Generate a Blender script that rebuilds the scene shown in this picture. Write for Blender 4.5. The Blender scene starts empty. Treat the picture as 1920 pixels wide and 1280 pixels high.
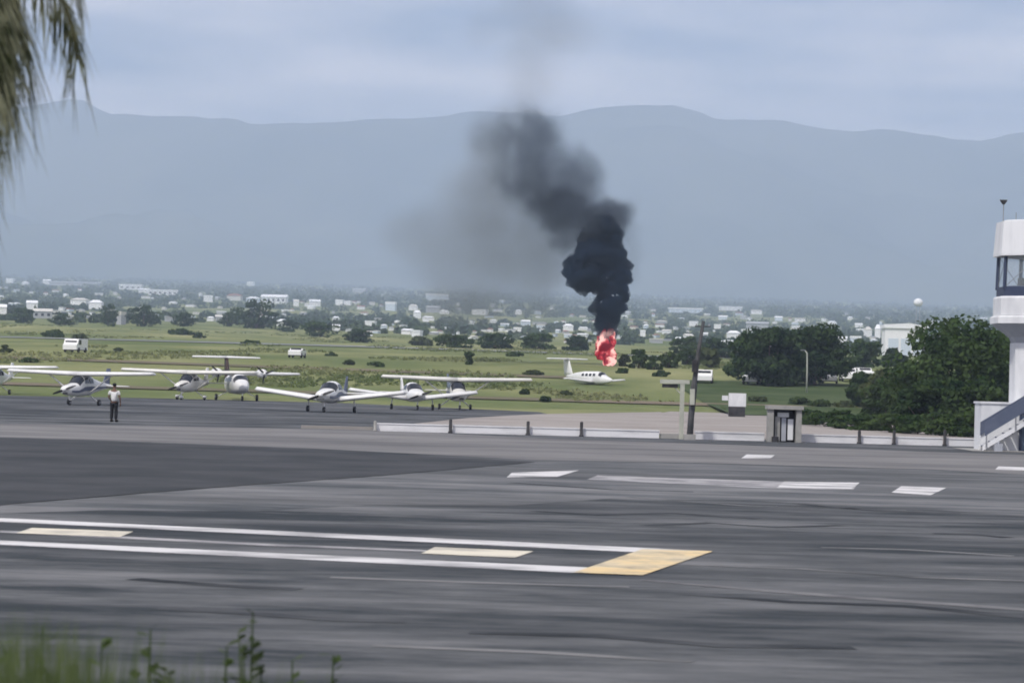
import bpy, bmesh, math, random
import numpy as np
from mathutils import Vector, Matrix, noise as mnoise
random.seed(11)
RNG = np.random.default_rng(11)
R = math.radians
SC = bpy.context.scene
COL = SC.collection

# ------------------------------------------------------------------ camera
CAM_H = 2.5
FPX = 5000.0                 # focal length in pixels of the 1920 px wide photograph
PITCH = math.atan(69 / FPX)  # the level horizon lies 69 px under the middle of the picture
ROLL = R(1.5)
_fw = Vector((0, math.cos(PITCH), math.sin(PITCH)))
_r0 = Vector((1, 0, 0)); _u0 = _r0.cross(_fw)
_rr = _r0 * math.cos(ROLL) + _u0 * math.sin(ROLL)
_uu = -_r0 * math.sin(ROLL) + _u0 * math.cos(ROLL)
CP = Vector((0, 0, CAM_H))
cd = bpy.data.cameras.new('camera'); cam = bpy.data.objects.new('camera', cd); COL.objects.link(cam)
cd.sensor_width = 36.0; cd.lens = FPX / 1920 * 36
cd.clip_start = 0.5; cd.clip_end = 60000
cd.dof.use_dof = True; cd.dof.focus_distance = 170; cd.dof.aperture_fstop = 4.0
m = Matrix.Identity(4)
for i in range(3):
    m[i][0] = _rr[i]; m[i][1] = _uu[i]; m[i][2] = -_fw[i]; m[i][3] = CP[i]
cam.matrix_world = m
SC.camera = cam

# ------------------------------------------------------------------ sky and sun
SUN_EL, SUN_AZ = R(52), R(218)     # compass direction the light comes from: behind the viewer, to the left
world = bpy.data.worlds.new('World'); SC.world = world; world.use_nodes = True
nt = world.node_tree; nt.nodes.clear()
def N(t, kind, **kw):
    n = t.nodes.new(kind)
    for k, v in kw.items(): setattr(n, k, v)
    return n
wo = N(nt, 'ShaderNodeOutputWorld'); bg = N(nt, 'ShaderNodeBackground')
sky = N(nt, 'ShaderNodeTexSky', sky_type='NISHITA', sun_disc=False, sun_elevation=SUN_EL, sun_rotation=SUN_AZ)
sky.air_density = 1.0; sky.dust_density = 2.0
sk = N(nt, 'ShaderNodeMix', data_type='RGBA', blend_type='MULTIPLY'); sk.inputs[0].default_value = 1
sk.inputs[7].default_value = (0.083, 0.089, 0.112, 1)
tc = N(nt, 'ShaderNodeTexCoord'); sp = N(nt, 'ShaderNodeSeparateXYZ')
mz = N(nt, 'ShaderNodeMath', operation='MAXIMUM'); mz.inputs[1].default_value = 0.0
az = N(nt, 'ShaderNodeMath', operation='ADD'); az.inputs[1].default_value = 0.09
dx = N(nt, 'ShaderNodeMath', operation='DIVIDE'); dy = N(nt, 'ShaderNodeMath', operation='DIVIDE')
cb = N(nt, 'ShaderNodeCombineXYZ')
cn = N(nt, 'ShaderNodeTexNoise'); cn.inputs['Scale'].default_value = 0.95; cn.inputs['Detail'].default_value = 5; cn.inputs['Roughness'].default_value = 0.5
cr = N(nt, 'ShaderNodeValToRGB'); cr.color_ramp.elements[0].position = 0.38; cr.color_ramp.elements[1].position = 0.66
cr.color_ramp.elements[0].color = (0.05,)*3 + (1,); cr.color_ramp.elements[1].color = (1, 1, 1, 1)
cm = N(nt, 'ShaderNodeMix', data_type='RGBA'); cm.inputs[7].default_value = (1.30, 1.20, 1.20, 1)
L = nt.links.new
L(tc.outputs['Generated'], sp.inputs[0]); L(sp.outputs[2], mz.inputs[0]); L(mz.outputs[0], az.inputs[0])
L(sp.outputs[0], dx.inputs[0]); L(az.outputs[0], dx.inputs[1]); L(sp.outputs[1], dy.inputs[0]); L(az.outputs[0], dy.inputs[1])
L(dx.outputs[0], cb.inputs[0]); L(dy.outputs[0], cb.inputs[1]); L(cb.outputs[0], cn.inputs['Vector'])
L(cn.outputs[0], cr.inputs[0]); L(cr.outputs[0], cm.inputs[0]); L(sky.outputs[0], sk.inputs[6]); L(sk.outputs[2], cm.inputs[6])
L(cm.outputs[2], bg.inputs[0]); bg.inputs[1].default_value = 1.0; L(bg.outputs[0], wo.inputs[0])
sd = bpy.data.lights.new('sun', 'SUN'); sd.energy = 3.0; sd.angle = R(4); sd.color = (1, 0.955, 0.885)
sun = bpy.data.objects.new('sun', sd); COL.objects.link(sun)
_sd = Vector((math.sin(SUN_AZ) * math.cos(SUN_EL), math.cos(SUN_AZ) * math.cos(SUN_EL), math.sin(SUN_EL)))
sun.rotation_euler = (-_sd).to_track_quat('-Z', 'Y').to_euler()
sun.location = _sd * 300
SC.view_settings.view_transform = 'Standard'; SC.view_settings.look = 'None'
SC.view_settings.exposure = 0.0; SC.view_settings.gamma = 1.0; SC.view_settings.use_curve_mapping = False
cy = SC.cycles
cy.use_denoising = True; cy.max_bounces = 4; cy.diffuse_bounces = 2; cy.volume_bounces = 2; cy.use_light_tree = False; cy.transparent_max_bounces = 24
cy.use_adaptive_sampling = True; cy.adaptive_threshold = 0.03; cy.caustics_reflective = False; cy.caustics_refractive = False
world.cycles.sampling_method = 'MANUAL'; world.cycles.sample_map_resolution = 256; cy.denoising_prefilter = 'ACCURATE'
cy.sample_clamp_indirect = 4; cy.pixel_filter_type = 'BLACKMAN_HARRIS'; cy.filter_width = 1.8; cy.volume_max_steps = 256

# ------------------------------------------------------------------ placing: what stands at which distance
def ray(px, py):
    d = _fw + _rr * ((px - 960) / FPX) + _uu * ((640 - py) / FPX)
    return d / d.y                       # one metre of depth
def at(px, py, d): return CP + ray(px, py) * d
def G(px, py):                           # where a line of sight meets the flat apron
    v = ray(px, py); return CP + v * (-CAM_H / v.z)
def sstep(a, b, x):
    t = np.clip((np.asarray(x, float) - a) / (b - a), 0, 1); return t * t * (3 - 2 * t)
_PD = [0, 205, 230, 290, 350, 600, 1000, 1500, 2000, 3000, 4500, 6000, 7500, 8200, 22000]
_PZ = [-.06, -.06, .0, 2.1, 4.4, 9.2, 17.0, 29.5, 43.5, 77.0, 131.0, 188.0, 245.0, 262.0, 262.0]
def gz(x, y):
    x = np.asarray(x, float); y = np.asarray(y, float)
    z = np.interp(y, _PD, _PZ)
    z = z - x * 0.012 * sstep(300, 1000, y) * np.clip(1000 / np.maximum(y, 1000), .45, 1)
    z = z + sstep(300, 700, y) * 0.4 * (np.sin(x * .031 + y * .017) + np.sin(x * .013 - y * .023 + 1.3)) * np.clip(y / 1000, .2, 3)
    return z
def gzf(x, y): return float(gz(x, y))
_DS = np.concatenate([np.arange(206, 1000, 4), np.arange(1000, 7800, 12)])
def ground_hit(px, py):                  # the distance at which a line of sight meets the rising ground
    v = ray(px, py)
    zz = gz(v.x * _DS, _DS) - (CAM_H + v.z * _DS)
    i = np.argmax(zz > 0)
    d = float(_DS[i]) if zz[i] > 0 else 6500.0
    return Vector((v.x * d, d, gzf(v.x * d, d)))
def pix(p):                              # projection, used to keep sight lines to landmarks free of trees
    q = Vector(p) - CP; f = q.dot(_fw)
    return 960 + q.dot(_rr) / f * FPX, 640 - q.dot(_uu) / f * FPX

# ------------------------------------------------------------------ helpers
def tag(o, label=None, cat=None, group=None, kind=None):
    if label: o['label'] = label
    if cat: o['category'] = cat
    if group: o['group'] = group
    if kind: o['kind'] = kind
    return o
def empty(name, loc=(0, 0, 0), rz=0):
    o = bpy.data.objects.new(name, None); COL.objects.link(o); o.location = loc; o.rotation_euler = (0, 0, rz)
    o.empty_display_size = .3
    return o
def link(name, me, parent=None, loc=None):
    o = bpy.data.objects.new(name, me); COL.objects.link(o)
    if parent: o.parent = parent
    if loc is not None: o.location = loc
    return o
class MB:
    def __init__(s): s.v = []; s.f = []
    def add(s, v, f):
        n = len(s.v); s.v += [tuple(p) for p in v]; s.f += [tuple(i + n for i in q) for q in f]; return s
    def box(s, c, d, rz=0, tz=0):        # centre, full sizes
        x, y, z = d[0] / 2, d[1] / 2, d[2] / 2; ca, sa = math.cos(rz), math.sin(rz)
        P = [(sx * x, sy * y, sz * z) for sz in (-1, 1) for sx, sy in ((-1, -1), (1, -1), (1, 1), (-1, 1))]
        P = [(c[0] + px * ca - py * sa, c[1] + px * sa + py * ca, c[2] + pz) for px, py, pz in P]
        return s.add(P, [(3, 2, 1, 0), (4, 5, 6, 7), (0, 1, 5, 4), (1, 2, 6, 5), (2, 3, 7, 6), (3, 0, 4, 7)])
    def rings(s, rs, cap=True):          # loft of equal rings
        n = len(rs[0]); V = [p for r in rs for p in r]; F = []
        for i in range(len(rs) - 1):
            for j in range(n):
                k = (j + 1) % n; F.append((i * n + j, i * n + k, (i + 1) * n + k, (i + 1) * n + j))
        if cap: F.append(tuple(range(n - 1, -1, -1))); F.append(tuple((len(rs) - 1) * n + j for j in range(n)))
        return s.add(V, F)
    def tube(s, pts, rad, n=8):
        pts = [Vector(p) for p in pts]; rs = []
        if not hasattr(rad, '__len__'): rad = [rad] * len(pts)
        for i, p in enumerate(pts):
            t = (pts[min(i + 1, len(pts) - 1)] - pts[max(i - 1, 0)]).normalized()
            a = t.cross(Vector((0, 0, 1)) if abs(t.z) < .9 else Vector((1, 0, 0))).normalized(); b = t.cross(a)
            rs.append([p + (a * math.cos(2 * math.pi * k / n) + b * math.sin(2 * math.pi * k / n)) * rad[i] for k in range(n)])
        return s.rings(rs)
    def lathe(s, prof, n=16, c=(0, 0, 0), axis='z', rot=0):
        rs = []
        for r, h in prof:
            ring = []
            for k in range(n):
                a = 2 * math.pi * k / n + rot; x, y = r * math.cos(a), r * math.sin(a)
                p = (x, y, h) if axis == 'z' else ((h, x, y) if axis == 'x' else (y, h, x))
                ring.append((p[0] + c[0], p[1] + c[1], p[2] + c[2]))
            rs.append(ring)
        return s.rings(rs)
    def prism(s, poly, z0, z1):
        n = len(poly)
        return s.rings([[(x, y, z0) for x, y in poly], [(x, y, z1) for x, y in poly]])
    def mesh(s, name, mat, smooth=False):
        me = bpy.data.meshes.new(name); me.from_pydata(s.v, [], s.f); me.materials.append(mat)
        if smooth: me.polygons.foreach_set('use_smooth', [True] * len(me.polygons))
        me.update(); return me
    def build(s, name, mat, parent=None, smooth=False, loc=None):
        me = s.mesh(name, mat, smooth)
        bm = bmesh.new(); bm.from_mesh(me); bmesh.ops.recalc_face_normals(bm, faces=bm.faces); bm.to_mesh(me); bm.free()
        return link(name, me, parent, loc)

# ------------------------------------------------------------------ materials
MT = {}
def pm(name, c1, c2=None, scale=1.0, rough=.7, detail=4, lo=.35, hi=.65, stretch=None, bump=0, spec=.3, metal=0, c3=None, s3=6.0, nr=.6):
    if name in MT: return MT[name]
    mt = bpy.data.materials.new(name); mt.use_nodes = True; t = mt.node_tree; b = t.nodes['Principled BSDF']
    b.inputs['Roughness'].default_value = rough; b.inputs['Specular IOR Level'].default_value = spec; b.inputs['Metallic'].default_value = metal
    b.inputs['Base Color'].default_value = (*c1, 1)
    if c2 is not None:
        g = N(t, 'ShaderNodeNewGeometry') if stretch != 'obj' else N(t, 'ShaderNodeTexCoord')
        src = g.outputs['Position'] if stretch != 'obj' else g.outputs['Object']
        if stretch and stretch != 'obj':
            mp = N(t, 'ShaderNodeMapping'); mp.inputs['Scale'].default_value = stretch; t.links.new(src, mp.inputs[0]); src = mp.outputs[0]
        n = N(t, 'ShaderNodeTexNoise'); n.inputs['Scale'].default_value = scale; n.inputs['Detail'].default_value = detail; n.inputs['Roughness'].default_value = nr
        t.links.new(src, n.inputs['Vector'])
        r = N(t, 'ShaderNodeValToRGB'); e = r.color_ramp.elements
        e[0].position, e[1].position = lo, hi; e[0].color = (*c1, 1); e[1].color = (*c2, 1)
        t.links.new(n.outputs[0], r.inputs[0]); out = r.outputs[0]
        if c3 is not None:
            n2 = N(t, 'ShaderNodeTexNoise'); n2.inputs['Scale'].default_value = s3; n2.inputs['Detail'].default_value = 6; n2.inputs['Roughness'].default_value = .65
            t.links.new(src, n2.inputs['Vector'])
            r2 = N(t, 'ShaderNodeMapRange'); r2.inputs[1].default_value = .45; r2.inputs[2].default_value = .68
            t.links.new(n2.outputs[0], r2.inputs[0])
            mx = N(t, 'ShaderNodeMix', data_type='RGBA'); mx.inputs[7].default_value = (*c3, 1)
            t.links.new(r2.outputs[0], mx.inputs[0]); t.links.new(out, mx.inputs[6]); out = mx.outputs[2]
        t.links.new(out, b.inputs['Base Color'])
        if bump:
            bp = N(t, 'ShaderNodeBump'); bp.inputs['Strength'].default_value = bump
            t.links.new(n.outputs[0], bp.inputs['Height']); t.links.new(bp.outputs[0], b.inputs['Normal'])
    MT[name] = mt
    return mt
def leafmat(name, c1, c2, scale=.5, trans=.35):
    mt = pm(name, c1, c2, scale=scale, rough=.75, spec=.06)
    t = mt.node_tree; b = t.nodes['Principled BSDF']; o = t.nodes['Material Output']
    tr = N(t, 'ShaderNodeBsdfTranslucent'); ms = N(t, 'ShaderNodeMixShader'); ms.inputs[0].default_value = trans
    src = b.inputs['Base Color'].links[0].from_socket; t.links.new(src, tr.inputs[0])
    t.links.new(b.outputs[0], ms.inputs[1]); t.links.new(tr.outputs[0], ms.inputs[2]); t.links.new(ms.outputs[0], o.inputs[0])
    return mt
def glassmat(name, col, rough=.08, alpha=None):
    mt = pm(name, col, rough=rough, spec=.6)
    if alpha is not None:
        t = mt.node_tree; b = t.nodes['Principled BSDF']; b.inputs['Alpha'].default_value = alpha
    return mt
M_ground = pm('field_ground', (.12, .155, .055), (.29, .285, .135), scale=.016, detail=8, lo=.36, hi=.64, stretch=(1, .55, 1), rough=.95, spec=.05, c3=(.10, .135, .05), s3=.05)
M_apron = pm('weathered_asphalt', (.043, .050, .056), (.19, .193, .197), scale=.42, detail=12, lo=.40, hi=.64, stretch=(.34, 1.0, 1), rough=1, spec=.04, c3=(.043, .049, .055), s3=.09, nr=.72)
M_dark = pm('fresh_asphalt', (.050, .055, .060), (.078, .081, .087), scale=.3, detail=8, rough=1, spec=.04)
M_pale = pm('pale_concrete', (.24, .23, .215), (.33, .31, .285), scale=.15, detail=6, rough=.9, spec=.1)
M_tan = pm('tan_concrete', (.27, .245, .225), (.36, .33, .30), scale=.12, detail=6, rough=.9, spec=.1)
M_strip = pm('bleached_asphalt', (.17, .17, .17), (.235, .23, .225), scale=.2, detail=9, rough=1, spec=.04, stretch=(.4, 1, 1), c3=(.12, .12, .124), s3=.22)
M_white = pm('white_road_paint', (.64, .63, .62), (.18, .18, .185), scale=.9, detail=10, lo=.44, hi=.68, rough=.9, stretch=(.5, 1, 1))
M_worn = pm('worn_road_paint', (.40, .39, .39), (.17, .17, .175), scale=.8, detail=7, lo=.40, hi=.62, rough=.85)
M_yel = pm('yellow_road_paint', (.74, .55, .27), (.60, .55, .42), scale=.7, detail=8, c3=(.34, .28, .19), s3=1.4, rough=.8)
M_cream = pm('cream_road_paint', (.68, .63, .51), (.25, .24, .22), scale=.8, detail=9, lo=.45, hi=.72, rough=.8)
M_plane = pm('white_aircraft_paint', (.80, .80, .78), (.70, .70, .68), scale=.7, rough=.35, spec=.5)
M_cow = pm('ivory_aircraft_paint', (.76, .75, .69), (.66, .65, .60), scale=.7, rough=.4, spec=.5)
M_stripe = pm('blue_grey_aircraft_stripe', (.10, .12, .18), rough=.4)
M_maroon = pm('dark_brown_aircraft_paint', (.06, .035, .03), rough=.5)
M_glass = glassmat('dark_tinted_glass', (.018, .022, .028))
M_tyre = pm('black_rubber', (.015, .015, .016), (.03, .03, .03), scale=6, rough=.9)
M_metal = pm('grey_metal', (.30, .31, .33), (.22, .23, .25), scale=3, rough=.5, metal=.4)
M_prop = pm('black_propeller', (.02, .02, .022), rough=.5)
M_twhite = pm('white_masonry_paint', (.74, .75, .76), (.56, .57, .59), scale=.9, detail=8, lo=.42, hi=.75, rough=.85, stretch=(1.5, 1.5, .45))
M_tgrey = pm('grey_render', (.40, .42, .46), (.34, .36, .40), scale=1.4, rough=.85)
M_navy = pm('dark_navy_paint', (.035, .05, .095), (.05, .065, .11), scale=2, rough=.55)
M_stair = pm('slate_blue_steel', (.085, .105, .16), (.11, .13, .185), scale=1.5, rough=.5)
M_door = pm('blue_grey_door', (.10, .14, .20), rough=.55)
M_dark_post = pm('dark_weathered_post', (.03, .03, .034), (.06, .058, .06), scale=3, rough=.8)
M_pole = pm('dark_timber_pole', (.05, .055, .06), (.085, .085, .085), scale=2.5, rough=.85)
M_beige = pm('beige_painted_steel', (.50, .51, .43), (.42, .43, .37), scale=2, rough=.7)
M_conc = pm('grey_concrete', (.28, .28, .26), (.36, .35, .33), scale=2.2, rough=.9)
M_red = pm('rust_red_roof', (.24, .10, .075), (.30, .14, .10), scale=.3, rough=.85)
M_bark = pm('bark', (.085, .065, .05), (.14, .11, .085), scale=3, rough=.95)

# ------------------------------------------------------------------ ground, mountains
def grid_mesh(name, X, Z, Y, mat, smooth=True):
    r, c = X.shape
    V = np.stack([X, Y, Z], -1).reshape(-1, 3)
    i = np.arange(r - 1)[:, None] * c + np.arange(c - 1)[None]
    F = np.stack([i, i + 1, i + c + 1, i + c], -1).reshape(-1, 4)
    me = bpy.data.meshes.new(name); me.from_pydata(V.tolist(), [], F.tolist()); me.materials.append(mat)
    me.polygons.foreach_set('use_smooth', [smooth] * len(me.polygons)); me.update()
    return link(name, me)
ys = np.concatenate([[-150, -40, 60, 150, 200, 215, 230], np.geomspace(240, 7900, 150), [8600, 9500, 10500, 12000]])
us = np.concatenate([[-9000, -6000, -3500, -1800], np.linspace(-1, 1, 121) * 900, [1800, 3500, 6000, 9000]])
US, YS = np.meshgrid(us, ys)
XS = np.where(np.abs(US) <= 900, US * np.clip(YS, 400, 4000) / 1000 * .55, US)
XS = np.sort(XS, axis=1)
ground = grid_mesh('ground', XS, gz(XS, YS), YS, M_ground); tag(ground, kind='structure')

RIDGE = [(-900, 240), (-400, 225), (0, 212), (90, 200), (150, 186), (200, 206), (350, 221), (440, 222), (480, 236), (560, 232), (680, 225), (800, 222), (900, 215),
         (1000, 212), (1060, 212), (1110, 203), (1180, 206), (1260, 195), (1310, 200), (1350, 222), (1450, 226), (1560, 240), (1650, 243), (1740, 255), (1840, 263),
         (1890, 250), (1960, 246), (2200, 230), (2600, 250), (3000, 262)]
MD = 9500.0
rp = [at(px, py, MD) for px, py in RIDGE]
rx = [p.x for p in rp]; rzz = [p.z for p in rp]
mx = np.linspace(-8000, 8000, 321)
mt_ = np.concatenate([np.linspace(0, 1, 36), np.linspace(1.05, 1.5, 8)])
MXX, MTT = np.meshgrid(mx, mt_)
rid = np.interp(MXX, rx, rzz)
def fnoise(X, Y, f, seed):
    out = np.zeros(X.shape)
    for i in range(X.shape[0]):
        for j in range(X.shape[1]):
            out[i, j] = mnoise.fractal(Vector((X[i, j] * f, Y[i, j] * f, seed)), 1.0, 2.1, 5)
    return out
MYY = 7400 + MTT * 2100
fn = fnoise(MXX, MYY, 1 / 1100, 3.3)
prof = np.where(MTT <= 1, MTT ** 1.25, 1 - (MTT - 1) * 1.2)
MZ = 180 + (rid - 180) * prof + fn * 260 * np.sin(np.clip(MTT, 0, 1) * math.pi) ** .8 + 22 * fnoise(MXX, MYY * 0, 1 / 260, 9.1) * (MTT > .9)
MZ = np.minimum(MZ, CAM_H + (rid - CAM_H) * (MYY / MD) * 1.0 + 26)
M_mtn = pm('forested_mountain_slope', (.02, .04, .02), (.10, .11, .07), scale=.0016, detail=9, rough=1, spec=0)
mountains = grid_mesh('mountains', MXX, MZ, MYY, M_mtn); tag(mountains, kind='structure')

# haze: the moist air between here and the mountains
hb = MB().box((0, 5900, 528), (18500, 12700, 1068)).mesh('haze', MT['bark'])
hm = bpy.data.materials.new('pale_haze'); hm.use_nodes = True; t = hm.node_tree; t.nodes.clear()
ho = N(t, 'ShaderNodeOutputMaterial'); pv = N(t, 'ShaderNodeVolumePrincipled')
pv.inputs['Color'].default_value = (.64, .765, 1.0, 1); pv.inputs['Density'].default_value = 1.9e-4; pv.inputs['Anisotropy'].default_value = 0.0
t.links.new(pv.outputs[0], ho.inputs['Volume'])
hb.materials.clear(); hb.materials.append(hm)
haze = link('haze', hb); tag(haze, kind='stuff')

# ------------------------------------------------------------------ apron and pavements
def sheet(name, pts, z, mat, parent=None, kind=None):
    me = bpy.data.meshes.new(name); me.from_pydata([(p[0], p[1], z) for p in pts], [], [tuple(range(len(pts)))]); me.materials.append(mat); me.update()
    if me.polygons[0].normal.z < 0: me.flip_normals()
    o = link(name, me, parent)
    if kind: o['kind'] = kind
    return o
def gp(*pp): return [(G(a, b).x, G(a, b).y) for a, b in pp]
edge = gp((-500, 735), (0, 741), (180, 744), (420, 749), (640, 755), (860, 765), (1010, 772))
apron = sheet('apron', [(-90, -60), (90, -60), (90, 121.5)] + gp((1235, 818), (1180, 800), (1010, 772))[:0] + [(6.6, 121.5)] + gp((1100, 792))[:0] + edge[::-1], 0.0, M_apron, kind='structure')
sheet('concrete_strip', gp((-700, 786), (0, 794), (330, 799), (700, 806), (1010, 821), (1350, 833), (1700, 845), (2200, 862), (2200, 905), (1750, 880), (1330, 868), (1000, 862), (500, 836), (0, 819), (-700, 806)), .004, M_strip, kind='structure')
sheet('asphalt_patch', gp((-700, 808), (0, 821), (500, 838), (1005, 866), (720, 891), (400, 914), (100, 938), (-700, 1010)), .009, M_dark, kind='structure')
sheet('concrete_pad', [(-6.2, 123)] + gp((905, 778))[:0] + gp((720, 800), (880, 783), (1010, 776), (1240, 772))+ gp((1262, 806)), .005, M_tan, kind='structure')
sheet('access_road', gp((1232, 812), (1225, 776), (1330, 760), (1410, 752), (1445, 770), (1600, 790), (1850, 800), (2050, 812)) + [(26, 122.5), (7.2, 122.5)], .009, M_tan, kind='structure')
M_mid = pm('grey_worn_asphalt', (.071, .079, .086), (.215, .217, .22), scale=.40, detail=12, lo=.36, hi=.62, stretch=(.34, 1.0, 1), rough=1, spec=.04, c3=(.07, .074, .078), s3=.09, nr=.72)
sheet('worn_asphalt', gp((-700, 1012), (100, 939), (400, 915), (720, 892), (1005, 867), (1330, 869), (1750, 881), (2200, 906), (2200, 985), (1700, 950), (1250, 935), (900, 948), (600, 952), (300, 958), (-700, 1000))[:1] + gp((100, 939), (400, 915), (720, 892), (1005, 867), (1330, 869), (1750, 881), (2200, 906), (2200, 985), (1700, 952), (1400, 938), (1150, 934), (950, 948), (700, 946), (480, 958), (200, 956), (0, 962)), .003, M_mid, kind='structure')
def stripe(name, pts, mat, z=.005): return sheet(name, pts, z, mat, parent=apron)
stripe('painted_line', gp((-700, 938), (0, 971), (1335, 1033), (1215, 1036), (0, 978), (-700, 945)), M_white)
stripe('painted_line', gp((-700, 976), (0, 1013), (1110, 1064), (1085, 1074), (0, 1021), (-700, 983)), M_white)
stripe('painted_line', gp((-700, 960), (0, 994), (500, 1019), (800, 1031), (800, 1034), (500, 1023), (0, 998), (-700, 964)), M_worn, .005)
stripe('painted_bar', gp((1205, 1030), (1337, 1034), (1205, 1079), (1075, 1074)), M_yel, .012)
stripe('painted_dash', gp((60, 990), (250, 997), (225, 1007), (30, 1000)), M_cream, .010)
stripe('painted_dash', gp((815, 1026), (1000, 1034), (965, 1046), (790, 1038)), M_cream, .010)
stripe('painted_dash', gp((-330, 972), (-130, 981), (-160, 991), (-360, 982)), M_cream, .010)
stripe('painted_dash', gp((960, 886), (1085, 882), (1045, 894), (950, 895)), M_white, .010)
stripe('painted_line', gp((1120, 891), (1480, 903), (1610, 905), (1600, 918), (1460, 916), (1100, 899)), M_worn)
stripe('painted_dash', gp((1470, 903), (1612, 905), (1596, 917), (1456, 915)), M_white, .010)
stripe('painted_dash', gp((1690, 911), (1775, 914), (1745, 928), (1672, 923)), M_white)
stripe('painted_dash', gp((1400, 852), (1453, 853), (1445, 859), (1390, 859)), M_white, .010)
stripe('painted_dash', gp((1872, 874), (1980, 878), (1975, 883), (1866, 880)), M_white)
stripe('painted_line', gp((1200, 1086), (1500, 1110), (2100, 1153), (2100, 1158), (1500, 1115), (1200, 1088)), pm('faint_road_paint', (.20, .20, .20), (.09, .09, .095), scale=.7, detail=9, lo=.40, hi=.62, rough=.95))
# tyre marks and old joints scuffed across the apron
M_scuff = pm('tyre_rubber_mark', (.038, .042, .047), (.085, .09, .096), scale=.8, detail=9, lo=.42, hi=.62, rough=1, spec=.03, stretch=(.4, 1, 1))
M_joint = pm('pale_joint', (.21, .21, .21), (.085, .09, .095), scale=.6, detail=9, lo=.42, hi=.60, rough=1, spec=.03, stretch=(.4, 1, 1))
def scuff(name, pts, w, mat, z):
    P = [Vector(q).to_2d() for q in [(G(a, b).x, G(a, b).y) for a, b in pts]]; L_, R_ = [], []
    for i_ in range(len(P)):
        t_ = (P[min(i_ + 1, len(P) - 1)] - P[max(i_ - 1, 0)]).normalized(); n_ = Vector((-t_.y, t_.x)) * w / 2
        L_.append(P[i_] + n_); R_.append(P[i_] - n_)
    V = [(q.x, q.y, z) for q in L_ + R_]; n = len(P)
    o_ = MB().add(V, [(i_, i_ + 1, n + i_ + 1, n + i_) for i_ in range(n - 1)]).build(name, mat, apron)
    if o_.data.polygons[0].normal.z < 0: o_.data.flip_normals()
for a in ([(1210, 985), (1330, 980), (1450, 988), (1580, 985)], [(1750, 1000), (1830, 1002), (1890, 1008)], [(1000, 958), (1120, 965), (1260, 962), (1420, 972)], [(250, 1085), (420, 1098), (560, 1105)], [(300, 1140), (470, 1150), (640, 1162), (760, 1165)],
          [(1280, 1112), (1480, 1128), (1700, 1136), (1960, 1160)], [(880, 1185), (1120, 1192), (1350, 1210), (1600, 1214)], [(960, 905), (1150, 918), (1300, 922)], [(1500, 945), (1650, 958), (1800, 962)]): scuff('tyre_mark', a, .34, M_scuff, .0045)
for a in ([(620, 1082), (900, 1092), (1180, 1100)], [(1260, 1058), (1500, 1066), (1720, 1082), (1960, 1090)], [(700, 1210), (1000, 1222), (1300, 1240)], [(1180, 932), (1400, 948), (1700, 956)], [(1540, 1026), (1700, 1030), (1900, 1042)]): scuff('joint_line', a, .22, M_joint, .0045)
# runway draped over the rising field
def drape(name, a, b, w, mat, n=60, lift=.12):
    V = []; F = []
    for i in range(n + 1):
        t_ = i / n; x = a[0] + (b[0] - a[0]) * t_; y = a[1] + (b[1] - a[1]) * t_
        for k in range(4):
            yy = y + w * (k / 3 - .5); V.append((x, yy, gzf(x, yy) + lift))
    for i in range(n):
        for k in range(3): q = i * 4 + k; F.append((q, q + 4, q + 5, q + 1))
    o = MB().add(V, F).build(name, mat); o['kind'] = 'structure'
    return o
M_run = pm('pale_runway', (.25, .26, .25), (.19, .20, .19), scale=.03, rough=.9)
drape('runway', (-120, 515), (120, 495), 17, M_run)
M_dirt = pm('bare_earth', (.20, .165, .12), (.14, .135, .08), scale=.05, detail=7, rough=1, spec=.05)
drape('dirt_track', (-70, 252), (36, 243), 6, M_dirt, lift=.10)
drape('dirt_track', (-70, 325), (10, 305), 7, M_dirt, lift=.10)

# ------------------------------------------------------------------ vegetation helpers
def leaf_cloud(C, rad, n, size, seed=0, flat=.8, shell=.55):
    """leaf-sized quads through the volume of blobs C (k,3) with radii rad (k,3); n leaves for each"""
    rg = np.random.default_rng(seed); C = np.asarray(C, float); rad = np.asarray(rad, float)
    if rad.ndim == 1: rad = np.stack([rad, rad, rad * flat], 1)
    k = len(C); d = rg.normal(size=(k, n, 3)); d /= np.linalg.norm(d, axis=2, keepdims=True) + 1e-9
    r = shell + (1 - shell) * rg.random((k, n, 1)) ** .6
    P = (C[:, None] + d * r * rad[:, None]).reshape(-1, 3); m_ = len(P)
    nn = rg.normal(size=(m_, 3)) * .8 + d.reshape(-1, 3) + np.array([0, 0, .5]); nn /= np.linalg.norm(nn, axis=1, keepdims=True)
    a = np.cross(nn, rg.normal(size=(m_, 3))); a /= np.linalg.norm(a, axis=1, keepdims=True) + 1e-9; b = np.cross(nn, a)
    s = (size * (.6 + .8 * rg.random((m_, 1)))); b = b * .62
    V = np.stack([P - a * s, P + b * s, P + a * s, P - b * s], 1).reshape(-1, 3)
    return V
def quads_mesh(name, V, mat):
    n = len(V) // 4; me = bpy.data.meshes.new(name)
    me.vertices.add(len(V)); me.vertices.foreach_set('co', V.astype(np.float32).ravel())
    me.loops.add(len(V)); me.loops.foreach_set('vertex_index', np.arange(len(V), dtype=np.int32))
    me.polygons.add(n); me.polygons.foreach_set('loop_start', np.arange(0, len(V), 4, dtype=np.int32))
    me.polygons.foreach_set('loop_total', np.full(n, 4, np.int32))
    me.materials.append(mat); me.update(calc_edges=True); return me
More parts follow.
